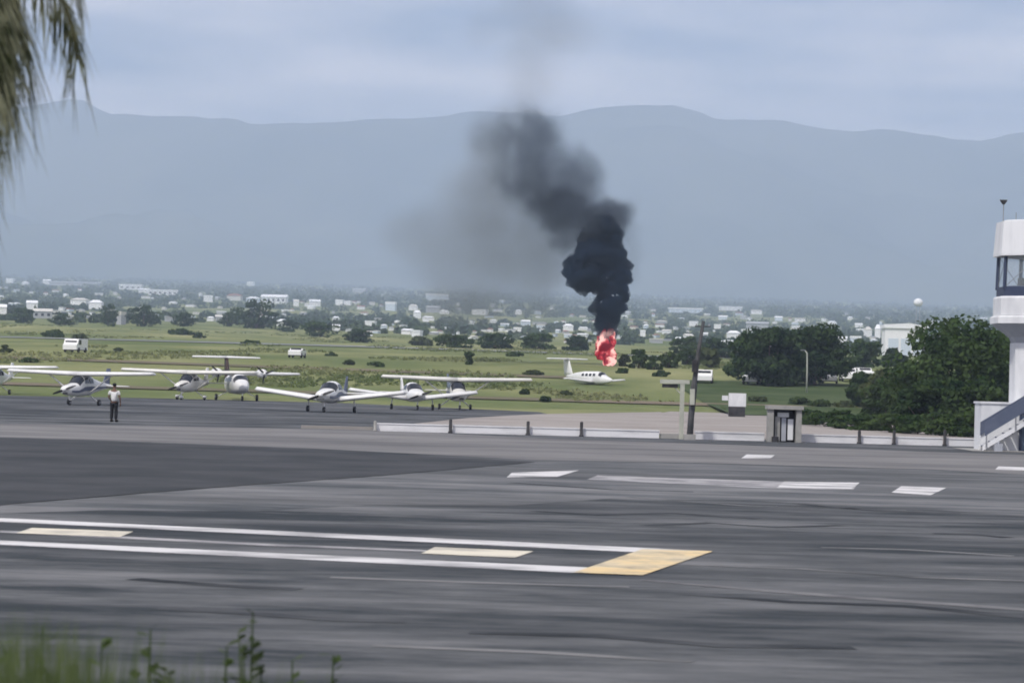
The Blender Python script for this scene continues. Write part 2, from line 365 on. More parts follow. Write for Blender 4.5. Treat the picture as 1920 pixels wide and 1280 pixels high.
def crown_blobs(w, h, n, rg, base=.25, br=.26):
    C, Rr = [], []
    for i in range(n):
        a = rg.random() * 2 * math.pi; q = math.sqrt(rg.random()); zz = rg.random()
        env = math.sqrt(max(0.05, 1 - (abs(zz - .42) / .62) ** 2))
        C.append((math.cos(a) * q * w * .40 * env, math.sin(a) * q * w * .40 * env, h * (base + (.92 - base) * zz)))
        s = br * (.5 + .65 * rg.random()); Rr.append((w * s * .72, w * s * .72, h * s * .5))
    return np.array(C), np.array(Rr)
LV = [leafmat('leaf_dark', (.022, .05, .016), (.085, .13, .042), .5), leafmat('leaf_mid', (.035, .065, .022), (.075, .11, .038), .35),
      leafmat('leaf_olive', (.055, .075, .028), (.10, .12, .05), .4), leafmat('leaf_deep', (.016, .038, .015), (.062, .098, .034), .45)]
def tree(name, loc, w, h, label, group=None, mat=0, nb=34, nl=90, leaf=.3, seed=1, base=.22, cat='tree'):
    rg = np.random.default_rng(seed)
    t_ = empty(name, loc, rg.random() * 6)
    C, Rr = crown_blobs(w, h, nb, rg, base)
    tm = MB(); top = h * (base + .35)
    tm.tube([(0, 0, -.3), (.02 * h, 0, h * base * .7), (.01 * h, .02 * h, top)], [h * .035, h * .028, h * .016], 7)
    for i in range(5):
        c = C[int(rg.integers(0, nb))]
        tm.tube([(.01 * h, .01 * h, h * base * (.7 + .1 * i)), tuple((c * .6 + np.array([0, 0, h * base * .35]))), tuple(c)], [h * .018, h * .012, h * .005], 5)
    tm.build('trunk', M_bark, t_, True)
    link('crown', quads_mesh('crown', leaf_cloud(C, Rr, nl, leaf, seed), LV[mat]), t_)
    tag(t_, label, cat, group); return t_

# ------------------------------------------------------------------ aircraft
class Hull:
    """a fuselage lofted along y (nose towards -y); stations (y, half width, z bottom, z top)"""
    def __init__(s, st, n=2.6): s.st = st; s.n = n
    def sec(s, y):
        S = s.st; ys_ = [q[0] for q in S]
        return [float(np.interp(y, ys_, [q[k] for q in S])) for k in (1, 2, 3)]
    def pt(s, y, a, off=0.0):
        hw, zb, zt = s.sec(y); e = 2 / s.n; c, q = math.cos(a), math.sin(a)
        x = (hw + off) * math.copysign(abs(c) ** e, c); z = (zb + zt) / 2 + ((zt - zb) / 2 + off) * math.copysign(abs(q) ** e, q)
        return (x, y, z)
    def body(s, n=20, sub=3):
        ys_ = []
        for a, b in zip(s.st[:-1], s.st[1:]): ys_ += [a[0] + (b[0] - a[0]) * k / sub for k in range(sub)]
        ys_.append(s.st[-1][0])
        return MB().rings([[s.pt(y, 2 * math.pi * k / n) for k in range(n)] for y in ys_])
    def patch(s, y0, y1, a0, a1, off=.018, n=6, mb=None, skew=0):
        V = []; F = []
        for i in range(n + 1):
            for j in range(n + 1):
                a = a0 + (a1 - a0) * j / n; V.append(s.pt(y0 + (y1 - y0) * i / n + skew * (j / n), a, off))
        for i in range(n):
            for j in range(n): q = i * (n + 1) + j; F.append((q, q + n + 1, q + n + 2, q + 1))
        return (mb or MB()).add(V, F)
def foil(c, th=.13, n=7):
    P = []
    for i in range(n): x = 1 - i / (n - 1); P.append((x * c, th * c * 1.1 * (math.sqrt(max(x, 0)) * (1 - x) * 1.9 + .02)))
    for i in range(1, n): x = i / (n - 1); P.append((x * c, -th * c * .45 * (math.sqrt(x) * (1 - x) * 1.9 + .02)))
    return P
def wing(span, root, tip, y, z, dih, sweep=0, th=.19, inner=0.0, nseg=5, both=True):
    mb = MB()
    for sgn in (-1, 1):
        rs = []
        for i in range(nseg + 2):
            q = min(i / nseg, 1.0); x = inner + (span / 2 - inner) * q; c = root + (tip - root) * q
            tt = th
            if i == nseg + 1: x += .09; c *= .82; tt = th * .5
            y0 = y + sweep * q + (root - c) * .3
            rs.append([(sgn * x, y0 + fx, z + (x - inner) * math.tan(dih) + fz) for fx, fz in foil(c, tt)])
        mb.rings(rs)
    return mb
def vfin(y0, c0, z0, c1, z1, sweep, th=.09):
    rs = []
    for i in range(5):
        q = i / 4; c = c0 + (c1 - c0) * q
        rs.append([(fz, y0 + sweep * q + fx, z0 + (z1 - z0) * q) for fx, fz in [(a, b) for a, b in foil(c, th)]])
    mb = MB(); mb.rings(rs); return mb
def wheel(parent, x, y, r, w=.15, leg=None, pant=False):
    mb = MB().lathe([(r * .55, -w / 2), (r * .9, -w / 2), (r, -w * .25), (r, w * .25), (r * .9, w / 2), (r * .55, w / 2)], 16, (x, y, r), 'x')
    o = mb.build('wheel', M_tyre, parent, True)
    MB().lathe([(r * .1, -w * .56), (r * .5, -w * .54), (r * .5, w * .54), (r * .1, w * .56)], 12, (x, y, r), 'x').build('hub', M_metal, o, True)
    if leg: MB().tube(leg + [(x, y, r)], [.05] * len(leg) + [.04], 6).build('landing_gear_leg', M_plane, parent, True)
    if pant:
        MB().lathe([(.02, -.36), (.10, -.26), (.15, -.05), (.12, .2), (.03, .42)], 10, (x, y, r * 1.25), 'y').build('wheel_fairing', M_plane, parent, True)
def prop(parent, y, z, r, x=0, blades=2, ang=.35):
    p = MB().lathe([(.02, y - .30), (.09, y - .22), (.14, y - .08), (.15, y + .04)], 12, (x, 0, z), 'y').build('spinner', M_plane, parent, True)
    for k in range(blades):
        a = ang + 2 * math.pi * k / blades; ca, sa = math.cos(a), math.sin(a); V = []
        for q, w in ((.1, .05), (.35, .085), (.7, .075), (1, .03)):
            for s_ in (-1, 1):
                for yy in (-.012, .012): V.append((x + ca * r * q - sa * w * s_, y - .05 + yy + s_ * .03, z + sa * r * q + ca * w * s_))
        F = []
        for i in range(3):
            b = i * 4
            for p0, p1 in ((0, 1), (1, 3), (3, 2), (2, 0)): F.append((b + p0, b + p1, b + 4 + p1, b + 4 + p0))
        F += [(0, 1, 3, 2), (12, 14, 15, 13)]
        MB().add(V, F).build('propeller_blade', M_prop, p)
def high_wing(name, loc, yaw, label, paint=None, stripe_mat=None, span=11.0, pant=False, group='light aircraft parked along the apron'):
    P = paint or M_plane; t_ = empty(name, loc, yaw)
    h = Hull([(-2.25, .30, .92, 1.30), (-2.12, .42, .80, 1.40), (-1.6, .52, .70, 1.50), (-.95, .56, .66, 1.58), (-.15, .58, .64, 2.18), (.35, .58, .64, 2.22), (1.3, .56, .68, 2.2),
              (2.2, .42, .88, 1.95), (3.6, .25, 1.08, 1.72), (4.9, .13, 1.22, 1.6), (5.5, .05, 1.32, 1.55)])
    h.body().build('fuselage', P, t_, True)
    h.patch(-.90, -.2, R(28), R(152)).build('windshield', M_glass, t_, True)
    for a0, a1 in ((R(8), R(40)), (R(140), R(172))):
        h.patch(-.15, .55, a0, a1).build('side_window', M_glass, t_, True); h.patch(.66, 1.35, a0, a1).build('side_window', M_glass, t_, True)
    if stripe_mat:
        for a0, a1 in ((R(-22), R(-2)), (R(182), R(202))): h.patch(-2.0, 4.6, a0, a1, off=.008, n=14).build('paint_stripe', stripe_mat, t_, True)
    wing(span, 1.62, 1.12, -.30, 2.2, R(1.6)).build('wing', P, t_, True)
    for s_ in (-1, 1):
        MB().tube([(s_ * .55, .35, .80), (s_ * 2.55, .25, 2.26)], .055, 6).build('wing_strut', P, t_, True)
        wheel(t_, s_ * 1.2, .95, .22, leg=[(s_ * .5, .85, .72)], pant=pant)
    wheel(t_, 0, -1.45, .19, .13, leg=[(0, -1.5, .75)], pant=pant)
    wing(3.5, .95, .65, 4.35, 1.42, 0, th=.09).build('tailplane', P, t_, True)
    vfin(4.0, 1.35, 1.55, .72, 2.72, .75).build('fin', stripe_mat or P, t_, True)
    MB().box((0, -2.2, .86), (.34, .1, .12)).build('air_intake', M_prop, t_)
    prop(t_, -2.32, 1.12, .95)
    tag(t_, label, 'airplane', group); return t_
def low_wing(name, loc, yaw, label, paint=None, stripe_mat=None, span=9.4, group='light aircraft parked along the apron', dih=7.5):
    P = paint or M_plane; t_ = empty(name, loc, yaw)
    h = Hull([(-2.35, .30, .90, 1.25), (-2.2, .44, .78, 1.34), (-1.6, .55, .66, 1.45), (-.85, .60, .60, 1.52), (-.2, .60, .58, 1.95), (.5, .58, .58, 2.02), (1.2, .52, .62, 1.92),
              (2.2, .38, .78, 1.58), (3.6, .22, .95, 1.38), (4.6, .08, 1.08, 1.28)])
    h.body().build('fuselage', P, t_, True)
    h.patch(-.80, -.22, R(25), R(155)).build('windshield', M_glass, t_, True)
    for a0, a1 in ((R(10), R(42)), (R(138), R(170))):
        h.patch(-.12, .5, a0, a1).build('side_window', M_glass, t_, True); h.patch(.6, 1.15, a0, a1).build('side_window', M_glass, t_, True)
    if stripe_mat:
        for a0, a1 in ((R(-18), R(2)), (R(178), R(198))): h.patch(-2.0, 4.0, a0, a1, off=.008, n=14).build('paint_stripe', stripe_mat, t_, True)
    wing(span, 1.7, 1.25, -.55, .74, R(dih), inner=.3).build('wing', P, t_, True)
    for s_ in (-1, 1): wheel(t_, s_ * 1.55, .35, .21, leg=[(s_ * 1.5, .35, .85)])
    wheel(t_, 0, -1.55, .19, .13, leg=[(0, -1.6, .8)])
    wing(3.4, .85, .75, 3.75, 1.22, 0, th=.09).build('tailplane', P, t_, True)
    vfin(3.45, 1.35, 1.3, .6, 2.35, .8).build('fin', stripe_mat or P, t_, True)
    MB().box((0, -2.3, .92), (.4, .08, .10)).build('air_intake', M_prop, t_)
    prop(t_, -2.42, 1.1, .92)
    tag(t_, label, 'airplane', group); return t_
def twin_t(name, loc, yaw, label, low=False, fin_mat=None, k=1.0, group=None, tail_h=3.55, blades=3, span=13.0, gear=True, tail=5.6, engines=True):
    P = M_plane; t_ = empty(name, loc, yaw)
    t_.scale = (k, k, k)
    h = Hull([(-3.9, .05, 1.15, 1.30), (-3.5, .32, .92, 1.50), (-2.7, .58, .75, 1.72), (-2.1, .70, .68, 1.95), (-1.5, .76, .62, 2.36), (-.6, .78, .6, 2.45), (2.4, .76, .62, 2.42),
              (4.0, .55, .85, 2.25), (5.6, .25, 1.3, 1.95), (6.6, .08, 1.55, 1.8)])
    h.body().build('fuselage', P, t_, True)
    h.patch(-2.05, -1.52, R(22), R(158)).build('windshield', M_glass, t_, True)
    for i in range(4):
        for a0, a1 in ((R(10), R(34)), (R(146), R(170))): h.patch(-.9 + i * .85, -.35 + i * .85, a0, a1, n=4).build('side_window', M_glass, t_, True)
    zw = .85 if low else 2.42
    wing(span, 1.9, 1.05, -.6, zw, R(5 if low else 1.2), inner=.3).build('wing', P, t_, True)
    for s_ in (-1, 1):
        if not engines: continue
        zx = zw + .12
        nc = MB().lathe([(.18, -1.9), (.36, -1.75), (.42, -1.0), (.40, .2), (.22, 1.4), (.05, 2.0)], 14, (s_ * 2.1, 0, zx), 'y').build('engine_nacelle', P, t_, True)
        prop(nc, -1.98, zx, .95, x=s_ * 2.1, blades=blades)
        if gear: wheel(t_, s_ * 1.9, .4, .30, .2, leg=[(s_ * (1.9 if low else .8), .4, .85)])
    if gear: wheel(t_, 0, -2.6, .24, .16, leg=[(0, -2.6, .9)])
    vfin(5.0, 2.1, 1.75, 1.35, tail_h, 1.05, .17).build('fin', fin_mat or P, t_, True)
    wing(tail, 1.25, .95, 6.0, tail_h, 0, th=.17).build('tailplane', P, t_, True)
    tag(t_, label, 'airplane', group); return t_
def gd(px, d): 
    v = ray(px, 705); return (v.x * d, d, max(gzf(v.x * d, d), 0.0))
PARK = 'light aircraft parked along the apron'
high_wing('high_wing_airplane', gd(-14, 226), R(-8), 'white high-wing airplane cut off by the left edge of the picture', span=11)
hw_ = high_wing('high_wing_airplane', gd(148, 174), R(-16), 'white high-wing airplane with long level wing directly behind the standing person', stripe_mat=M_stripe, span=11.3); hw_.scale = (.9, .9, .9)
high_wing('high_wing_airplane', gd(352, 222), R(-12), 'ivory high-wing airplane parked in front of the brown-finned T-tail twin', M_cow, None, 11.6, True)
twin_t('twin_engine_airplane', gd(446, 226), R(16), 'white twin-engine airplane with dark brown fin and white T-tail', fin_mat=M_maroon, k=.92, group=PARK, span=11.4, tail_h=3.95, tail=6.3)
low_wing('low_wing_airplane', gd(620, 172), R(-10), 'white low-wing airplane with upswept wings nearest the picture centre, nose to camera', stripe_mat=M_stripe, span=9.7)
low_wing('low_wing_airplane', gd(776, 196), R(14), 'white low-wing airplane half hidden under the wing of the high-wing airplane', M_plane, None, 9.4)
high_wing('high_wing_airplane', gd(858, 203), R(10), 'ivory high-wing airplane at the right end of the parked row', M_cow, M_stripe, 11.4)
p = ground_hit(1100, 719)
ta = twin_t('t_tail_airplane', gd(1116, 288), R(37), 'white T-tail airplane lying low in the grass below the fire', low=True, k=.76, tail_h=4.1, span=10.6, tail=7.0, gear=False, engines=False)
ta.location.z -= .40

# ------------------------------------------------------------------ person
M_skin = pm('brown_skin', (.16, .09, .06), rough=.6); M_shirt = pm('white_shirt_cloth', (.74, .74, .72), (.64, .64, .63), scale=6, rough=.9)
M_trous = pm('black_trouser_cloth', (.012, .012, .014), (.02, .02, .022), scale=8, rough=.95); M_hair = pm('black_hair', (.008, .007, .007), rough=.8)
def skin(name, verts, edges, rad, mat, parent, sub=2, root=0):
    me = bpy.data.meshes.new(name); me.from_pydata(verts, edges, []); o = bpy.data.objects.new(name, me); COL.objects.link(o)
    md = o.modifiers.new('skin', 'SKIN'); md.use_smooth_shade = True; md.branch_smoothing = .5
    sv = me.skin_vertices[0].data
    for i, r in enumerate(rad): sv[i].radius = (r, r) if not isinstance(r, tuple) else r; sv[i].use_root = (i == root)
    s2 = o.modifiers.new('sub', 'SUBSURF'); s2.levels = sub; s2.render_levels = sub
    bpy.context.view_layer.update()
    dg = bpy.context.evaluated_depsgraph_get(); nm = bpy.data.meshes.new_from_object(o.evaluated_get(dg)); nm.name = name
    bpy.data.objects.remove(o); nm.materials.clear(); nm.materials.append(mat)
    nm.polygons.foreach_set('use_smooth', [True] * len(nm.polygons))
    return link(name, nm, parent)
def person(loc, yaw):
    t_ = empty('person', loc, yaw)
    V = [(0, 0, .95), (0, .01, 1.15), (0, .02, 1.38), (0, .01, 1.50), (0, -.01, 1.57), (0, -.02, 1.66), (0, -.01, 1.735)]
    Rd = [.09, .10, .11, .055, .068, .083, .055]; E = [(i, i + 1) for i in range(6)]
    for s_ in (-1, 1):
        b = len(V)
        elbow = (s_ * .28, .03 if s_ < 0 else -.02, 1.12) ; wrist = (s_ * (.27 if s_ < 0 else .20), -.08 if s_ < 0 else -.16, .90 if s_ < 0 else 1.0)
        V += [(s_ * .17, .02, 1.42), elbow, wrist, (wrist[0], wrist[1] - .02, wrist[2] - .08)]
        Rd += [.06, .045, .030, .036]; E += [(2, b), (b, b + 1), (b + 1, b + 2), (b + 2, b + 3)]
        for f, (ox, ln) in enumerate(((-.026, .07), (-.009, .085), (.009, .08), (.026, .06))):
            c = len(V); w_ = V[b + 3]
            V += [(w_[0] + .3 * ox, w_[1] + ox, w_[2] - .03 - ln * .55), (w_[0] - s_ * .012, w_[1] + ox, w_[2] - .03 - ln)]
            Rd += [.0095, .008]; E += [(b + 3, c), (c, c + 1)]
        c = len(V); w_ = V[b + 3]; V += [(w_[0] - s_ * .01, w_[1] - .045, w_[2] + .0), (w_[0] - s_ * .015, w_[1] - .06, w_[2] - .035)]; Rd += [.011, .009]; E += [(b + 3, c), (c, c + 1)]
        b = len(V); V += [(s_ * .09, 0, .90), (s_ * .10, -.02, .5), (s_ * .11, .01, .09), (s_ * .12, -.12, .045)]
        Rd += [.085, .06, .045, .04]; E += [(0, b), (b, b + 1), (b + 1, b + 2), (b + 2, b + 3)]
    skin('body', V, E, Rd, M_skin, t_)
    TV = [(0, 0, .90), (0, .01, 1.12), (0, .02, 1.36), (0, .012, 1.47)]; TR = [(.165, .165), (.16, .16), (.175, .15), (.085, .085)]; TE = [(0, 1), (1, 2), (2, 3)]
    for s_ in (-1, 1):
        b = len(TV); TV += [(s_ * .19, .02, 1.41), (s_ * .255, .025 if s_ < 0 else 0, 1.22)]; TR += [(.085, .085), (.07, .07)]; TE += [(2, b), (b, b + 1)]
    skin('shirt', TV, TE, TR, M_shirt, t_)
    LVt = [(0, 0, 1.0)]; LR = [(.15, .15)]; LE = []
    for s_ in (-1, 1):
        b = len(LVt); LVt += [(s_ * .095, 0, .84), (s_ * .10, -.02, .5), (s_ * .11, .01, .09)]; LR += [(.115, .115), (.085, .085), (.075, .075)]; LE += [(0, b), (b, b + 1), (b + 1, b + 2)]
        sh = MB(); sh.lathe([(.02, -.20), (.05, -.17), (.055, -.05), (.05, .06), (.02, .09)], 10, (s_ * .115, -.02, .05), 'y'); sh.build('shoe', M_hair, t_, True)
    skin('trousers', LVt, LE, LR, M_trous, t_)
    hm_ = MB().lathe([(.088, 1.66), (.098, 1.70), (.092, 1.745), (.062, 1.78), (.012, 1.795)], 14, (0, .012, 0)); hm_.build('hair', M_hair, t_, True)
    hd = t_.children
    MB().lathe([(.004, -.125), (.012, -.108), (.016, -.09)], 8, (0, 0, 1.65), 'y').build('nose', M_skin, t_, True)
    tag(t_, 'person in white shirt and black trousers standing on the apron, seen from behind', 'person'); return t_
pp_ = G(213, 791); person((pp_.x, pp_.y, .012), R(170))

# ------------------------------------------------------------------ low white wall, posts, booth, poles
WY = 119.0
def wx(px, d=WY): return ray(px, 800).x * d
M_wallw = pm('stained_whitewash', (.76, .76, .77), (.50, .50, .51), scale=1.1, detail=8, lo=.5, hi=.78, rough=.95, spec=.05, stretch=(.5, 1, 2.5))
wall_t = empty('low_wall', (0, 0, 0))
tag(wall_t, 'long low white-painted wall along the edge of the apron', 'wall')
for a, b in ((706, 842), (849, 987), (994, 1087), (1094, 1236), (1304, 1433), (1500, 1607), (1614, 1672), (1679, 1767), (1774, 1836)):
    x0, x1 = wx(a), wx(b); bm_ = MB().box(((x0 + x1) / 2, WY, .15), (x1 - x0, .28, .32)).build('wall_panel', M_wallw, wall_t)
    MB().box(((x0 + x1) / 2, WY, .335), (x1 - x0 + .02, .34, .05)).build('coping', M_wallw, bm_)
MB().box(((wx(1236) + wx(1304)) / 2, WY + .1, .1), (wx(1304) - wx(1236) - .1, .3, .24)).build('wall_panel', M_conc, wall_t)
posts = [(704, 'slim grey post at the free left end of the low white wall', .46), (845, 'dark post in the low white wall below the parked high-wing airplane', .62), (990, 'third dark post along the low white wall counting from its left end', .62),
         (1090, 'dark post in the low white wall straight below the fire', .66), (1610, 'first dark post in the low white wall right of the concrete booth', .6), (1675, 'second dark post in the low white wall right of the booth', .62),
         (1770, 'third dark post in the low white wall right of the booth', .72), (1838, 'tall thick black post beside the tower stairs', 1.05)]
for px, lab, hh in posts:
    r_ = .07 if px != 1838 else .12
    o = MB().lathe([(r_ * 1.5, 0), (r_ * 1.5, .05), (r_, .08), (r_, hh - .06), (r_ * .8, hh - .015), (r_ * .2, hh)], 10).build('wall_post', M_dark_post if px != 704 else M_conc, None, True, (wx(px), WY - .30, 0))
    tag(o, lab, 'post', 'posts along the low white wall')
# kerb that carries the line of the wall on to the left
kb = MB().box(((wx(560) + wx(696)) / 2, WY + 1.5, .07), (wx(696) - wx(560), .35, .14)).build('kerb', M_pale); tag(kb, kind='structure')
# booth: two piers, a slab roof, boarded front
bt = empty('concrete_booth', (wx(1466), WY - .9, 0)); tag(bt, 'small grey concrete booth with flat roof set in the low white wall', 'booth')
bw = 62 / FPX * WY
for s_ in (-1, 1): MB().box((s_ * (bw / 2 - .12), 0, .72), (.24, .8, 1.44)).build('pier', M_conc, bt)
MB().box((0, 0, 1.52), (bw + .14, 1.0, .16)).build('roof_slab', M_conc, bt)
MB().box((0, .3, .72), (bw - .48, .12, 1.42)).build('back_wall', M_dark_post, bt)
for k, (xx, ww, mt) in enumerate(((-.30, .22, M_conc), (-.02, .20, M_tgrey), (.28, .24, M_twhite))): MB().box((xx, -.12 + .03 * k, .56), (ww, .05, 1.12 - .1 * k)).build('front_panel', mt, bt)
MB().box((-.05, -.05, 1.2), (.5, .07, .2)).build('sign_plate', M_twhite, bt)
MB().box((-.42, -.3, .12), (.3, .4, .24)).build('step', M_dark_post, bt)
# utility pole, leaning
pb = at(1293, 826, WY - 1.2); ptop = at(1319, 602, WY - .8)
up = empty('utility_pole', (pb.x, WY - 1.2, 0)); tag(up, 'tall dark leaning utility pole rising from the low wall', 'utility pole')
dxp = ptop.x - pb.x
pts = [(dxp * q * (.35 + .65 * q), .4 * q, ptop.z * q) for q in (0, .2, .45, .5, .75, 1)]
MB().tube(pts, [.15, .14, .15, .12, .09, .075], 10).build('shaft', M_pole, up, True)
MB().box((0, 0, .12), (.5, .5, .24)).build('footing', M_conc, up)
MB().box((dxp * .38 - .06, .1, ptop.z * .62), (.20, .26, .55)).build('switch_box', M_dark_post, up)
MB().box((dxp * .15 - .02, -.18, ptop.z * .36), (.20, .2, .7)).build('meter_box', M_beige, up)
MB().tube([(dxp * .95 - .35, .4, ptop.z * .955), (dxp * .95 + .35, .4, ptop.z * .955)], .03, 6).build('crossarm', M_pole, up)
for s_ in (-.28, .28): MB().lathe([(.03, 0), (.045, .04), (.03, .1)], 8, (dxp * .95 + s_, .4, ptop.z * .958)).build('insulator', M_tgrey, up)
# pale post carrying a horizontal beam
q0 = at(1278, 817, WY - 1.0)
pf = empty('beam_post', (q0.x, WY - .7, 0)); tag(pf, 'pale beige post with horizontal beam standing left of the utility pole', 'post')
hz_ = 2.45
MB().box((0, 0, hz_ / 2), (.19, .19, hz_)).build('post', M_beige, pf)
MB().box((-.34, 0, hz_ + .09), (1.3, .22, .18)).build('beam', M_beige, pf)
MB().box((-.55, 0, hz_ - .10), (.7, .1, .16)).build('hanging_box', M_dark_post, pf)
MB().tube([(-.5, 0, hz_), (0, 0, hz_ - .5)], .03, 6).build('brace', M_beige, pf)
drape('dark_verge', (18, 262), (75, 262), 92, pm('verge_grass', (.045, .07, .028), (.085, .11, .05), scale=.12, detail=7, rough=1, spec=.03), n=30, lift=.08)
# thin light pole in front of the far tree
v = gd(1513, 280); lp = empty('lamp_pole', v); tag(lp, 'thin pale lamp pole in front of the wide dark tree', 'lamp pole')
MB().tube([(0, 0, -.2), (0, 0, 2.4), (-.05, 0, 4.2), (-.3, 0, 4.5)], [.09, .08, .07, .05], 8).build('shaft', M_beige, lp, True)
MB().box((-.5, 0, 4.5), (.5, .2, .1)).build('lamp_head', M_metal, lp)
# white sign board on a dark plinth
v = gd(1383, 205); sb = empty('sign_board', (v[0], v[1], 0)); tag(sb, 'white board on dark plinth beside the access road', 'sign')
MB().box((0, 0, .38), (1.25, .5, .8)).build('plinth', M_dark_post, sb)
MB().box((.02, -.02, 1.3), (1.32, .30, 1.02)).build('board', M_twhite, sb)
MB().box((-.9, .2, 1.42), (.45, .3, .36)).build('side_panel', M_twhite, sb)

# ------------------------------------------------------------------ vehicles out on the field
M_carw = pm('white_car_paint', (.82, .82, .80), rough=.3, spec=.5)
def vehicle(name, loc, rz, label, L_=4.4, W=1.8, H=1.5, van=False):
    t_ = empty(name, loc, rz)
    pr = [(-L_ / 2, .35), (-L_ / 2, .85), (-L_ * .46, .95), (-L_ * .26, 1.0), (-L_ * .14, H), (L_ * .3, H), (L_ * .43, 1.0), (L_ / 2, .9), (L_ / 2, .35)] if not van else \
         [(-L_ / 2, .35), (-L_ / 2, .95), (-L_ * .42, 1.15), (-L_ * .32, H), (L_ * .49, H), (L_ / 2, H - .15), (L_ / 2, .35)]
    rs = [[(x, -W / 2, z) for x, z in pr], [(x, W / 2, z) for x, z in pr]]
    MB().rings(rs).build('body', M_carw, t_)
    for s_ in (-1, 1):
        gy = s_ * (W / 2 + .012)
        x0, x1 = (-L_ * .12, L_ * .28) if not van else (-L_ * .32, -L_ * .1)
        MB().box(((x0 + x1) / 2, gy, (1.02 + H - .1) / 2), (x1 - x0, .02, H - .1 - 1.02)).build('side_window', M_glass, t_)
        for xx in (-L_ * .31, L_ * .3):
            MB().lathe([(.15, -.1), (.32, -.1), (.33, 0), (.32, .1), (.15, .1)], 14, (xx, s_ * (W / 2 - .05), .33), 'y').build('wheel', M_tyre, t_, True)
    fx = -L_ * (.2 if not van else .37)
    MB().tube([(fx - .02, -W * .4, (1.05 + H) / 2), (fx - .02, W * .4, (1.05 + H) / 2)], .16, 6).build('windscreen', M_glass, t_)
    MB().box((0, 0, .33), (L_ * .9, W * .9, .12)).build('underbody', M_tyre, t_)
    tag(t_, label, 'vehicle'); return t_
def onfield(px, py):
    p = ground_hit(px, py); return (p.x, p.y, p.z)
vehicle('parked_van', onfield(141, 662), R(80), 'white van seen end-on out in the grass on the far left', 4.4, 1.9, 1.75, True)
vehicle('parked_car', onfield(557, 671), R(84), 'small white car in the grass above the parked airplanes', 4.0, 1.7, 1.25)
v = gd(1321, 300); vehicle('parked_car', v, R(84), 'white car seen end-on just right of the utility pole', 4.2, 1.8, 1.55)
for k, (px, lab) in enumerate(((1412, 'pale parked car half hidden right behind the white board'), (1556, 'white parked car under the trees, first right of the lamp pole'), (1590, 'white parked car under the trees, second right of the lamp pole'), (1618, 'white parked car closest to the big bushy tree'))):
    vehicle('parked_car', gd(px, 300 + 9 * k), R(74 + 8 * k), lab, 4.2 - .2 * (k % 2), 1.7, 1.4 + .1 * (k % 3))['group'] = 'cars parked under the trees'

# ------------------------------------------------------------------ control tower
TX, TY = at(1962, 800, 113).x, 113.0
tw = empty('control_tower', (TX, TY, 0)); tag(tw, 'white control tower with glazed cab cut by the right edge of the picture', 'tower')
O8 = math.pi / 8
def oct_(mb, prof): return mb.lathe(prof, 8, (0, 0, 0), 'z', O8)
oct_(MB(), [(1.63, 0), (1.63, 4.55)]).build('shaft', M_twhite, tw)
oct_(MB(), [(1.60, 4.55), (1.70, 4.8), (2.42, 5.3), (2.42, 5.34)]).build('flared_base', M_tgrey, tw)
oct_(MB(), [(2.52, 5.35), (2.52, 5.62), (2.46, 5.66), (2.46, 5.68)]).build('balcony_floor', M_twhite, tw)
oct_(MB(), [(2.40, 5.69), (2.40, 6.42), (2.34, 6.5), (2.1, 6.5)]).build('parapet', M_twhite, tw)
oct_(MB(), [(1.2, 6.5), (2.27, 6.5), (2.27, 6.90), (2.0, 6.95)]).build('sill_band', M_navy, tw)
WR0, WR1, WZ0, WZ1 = 2.24, 2.20, 6.80, 8.22
for k in range(8):
    a = O8 + k * math.pi / 4; b = a + math.pi / 4
    p0 = (WR0 * math.cos(a), WR0 * math.sin(a), WZ0); p1 = (WR1 * math.cos(a), WR1 * math.sin(a), WZ1)
    MB().tube([p0, p1], .085, 6).build('mullion', M_navy, tw)
    q0_ = (WR0 * math.cos(b), WR0 * math.sin(b), WZ0); q1_ = (WR1 * math.cos(b), WR1 * math.sin(b), WZ1)
    pane = MB().add([p0, q0_, q1_, p1], [(0, 1, 2, 3)])
    pane.build('window_pane', glassmat('cab_glass', (.62, .70, .76), .05, .22), tw)
    MB().tube([(p0[0] * .99, p0[1] * .99, WZ0 + .1), (q1_[0] * .99, q1_[1] * .99, WZ1)], .018, 4).build('blind_cord', M_metal, tw)
oct_(MB(), [(2.44, 8.20), (2.44, 8.30), (2.34, 9.66), (2.2, 9.70)]).build('roof_fascia', M_twhite, tw)
MB().box((0, 0, 7.05), (2.6, .7, .5)).build('console', M_dark_post, tw)
MB().box((-.7, -.8, 7.25), (.55, .4, .42)).build('monitor', M_prop, tw)
MB().box((.5, -1.1, 7.2), (.7, .4, .42)).build('monitor', M_prop, tw)
ax_ = at(1881, 415, 113).x - TX
an = MB().tube([(ax_, 0, 9.6), (ax_, 0, 10.45)], .022, 6).build('antenna_mast', M_metal, tw)
MB().lathe([(.02, 10.40), (.06, 10.42), (.15, 10.55), (.16, 10.60), (.05, 10.56)], 10, (ax_, 0, 0)).build('antenna_dish', M_dark_post, an, True)
MB().tube([(ax_ - .15, 0, 10.62), (ax_ - .11, 0, 10.56)], .015, 5).build('antenna_tip', M_dark_post, an)
MB().tube([(ax_ + .6, .3, 9.6), (ax_ + .6, .3, 10.1)], .015, 6).build('lightning_rod', M_metal, tw)
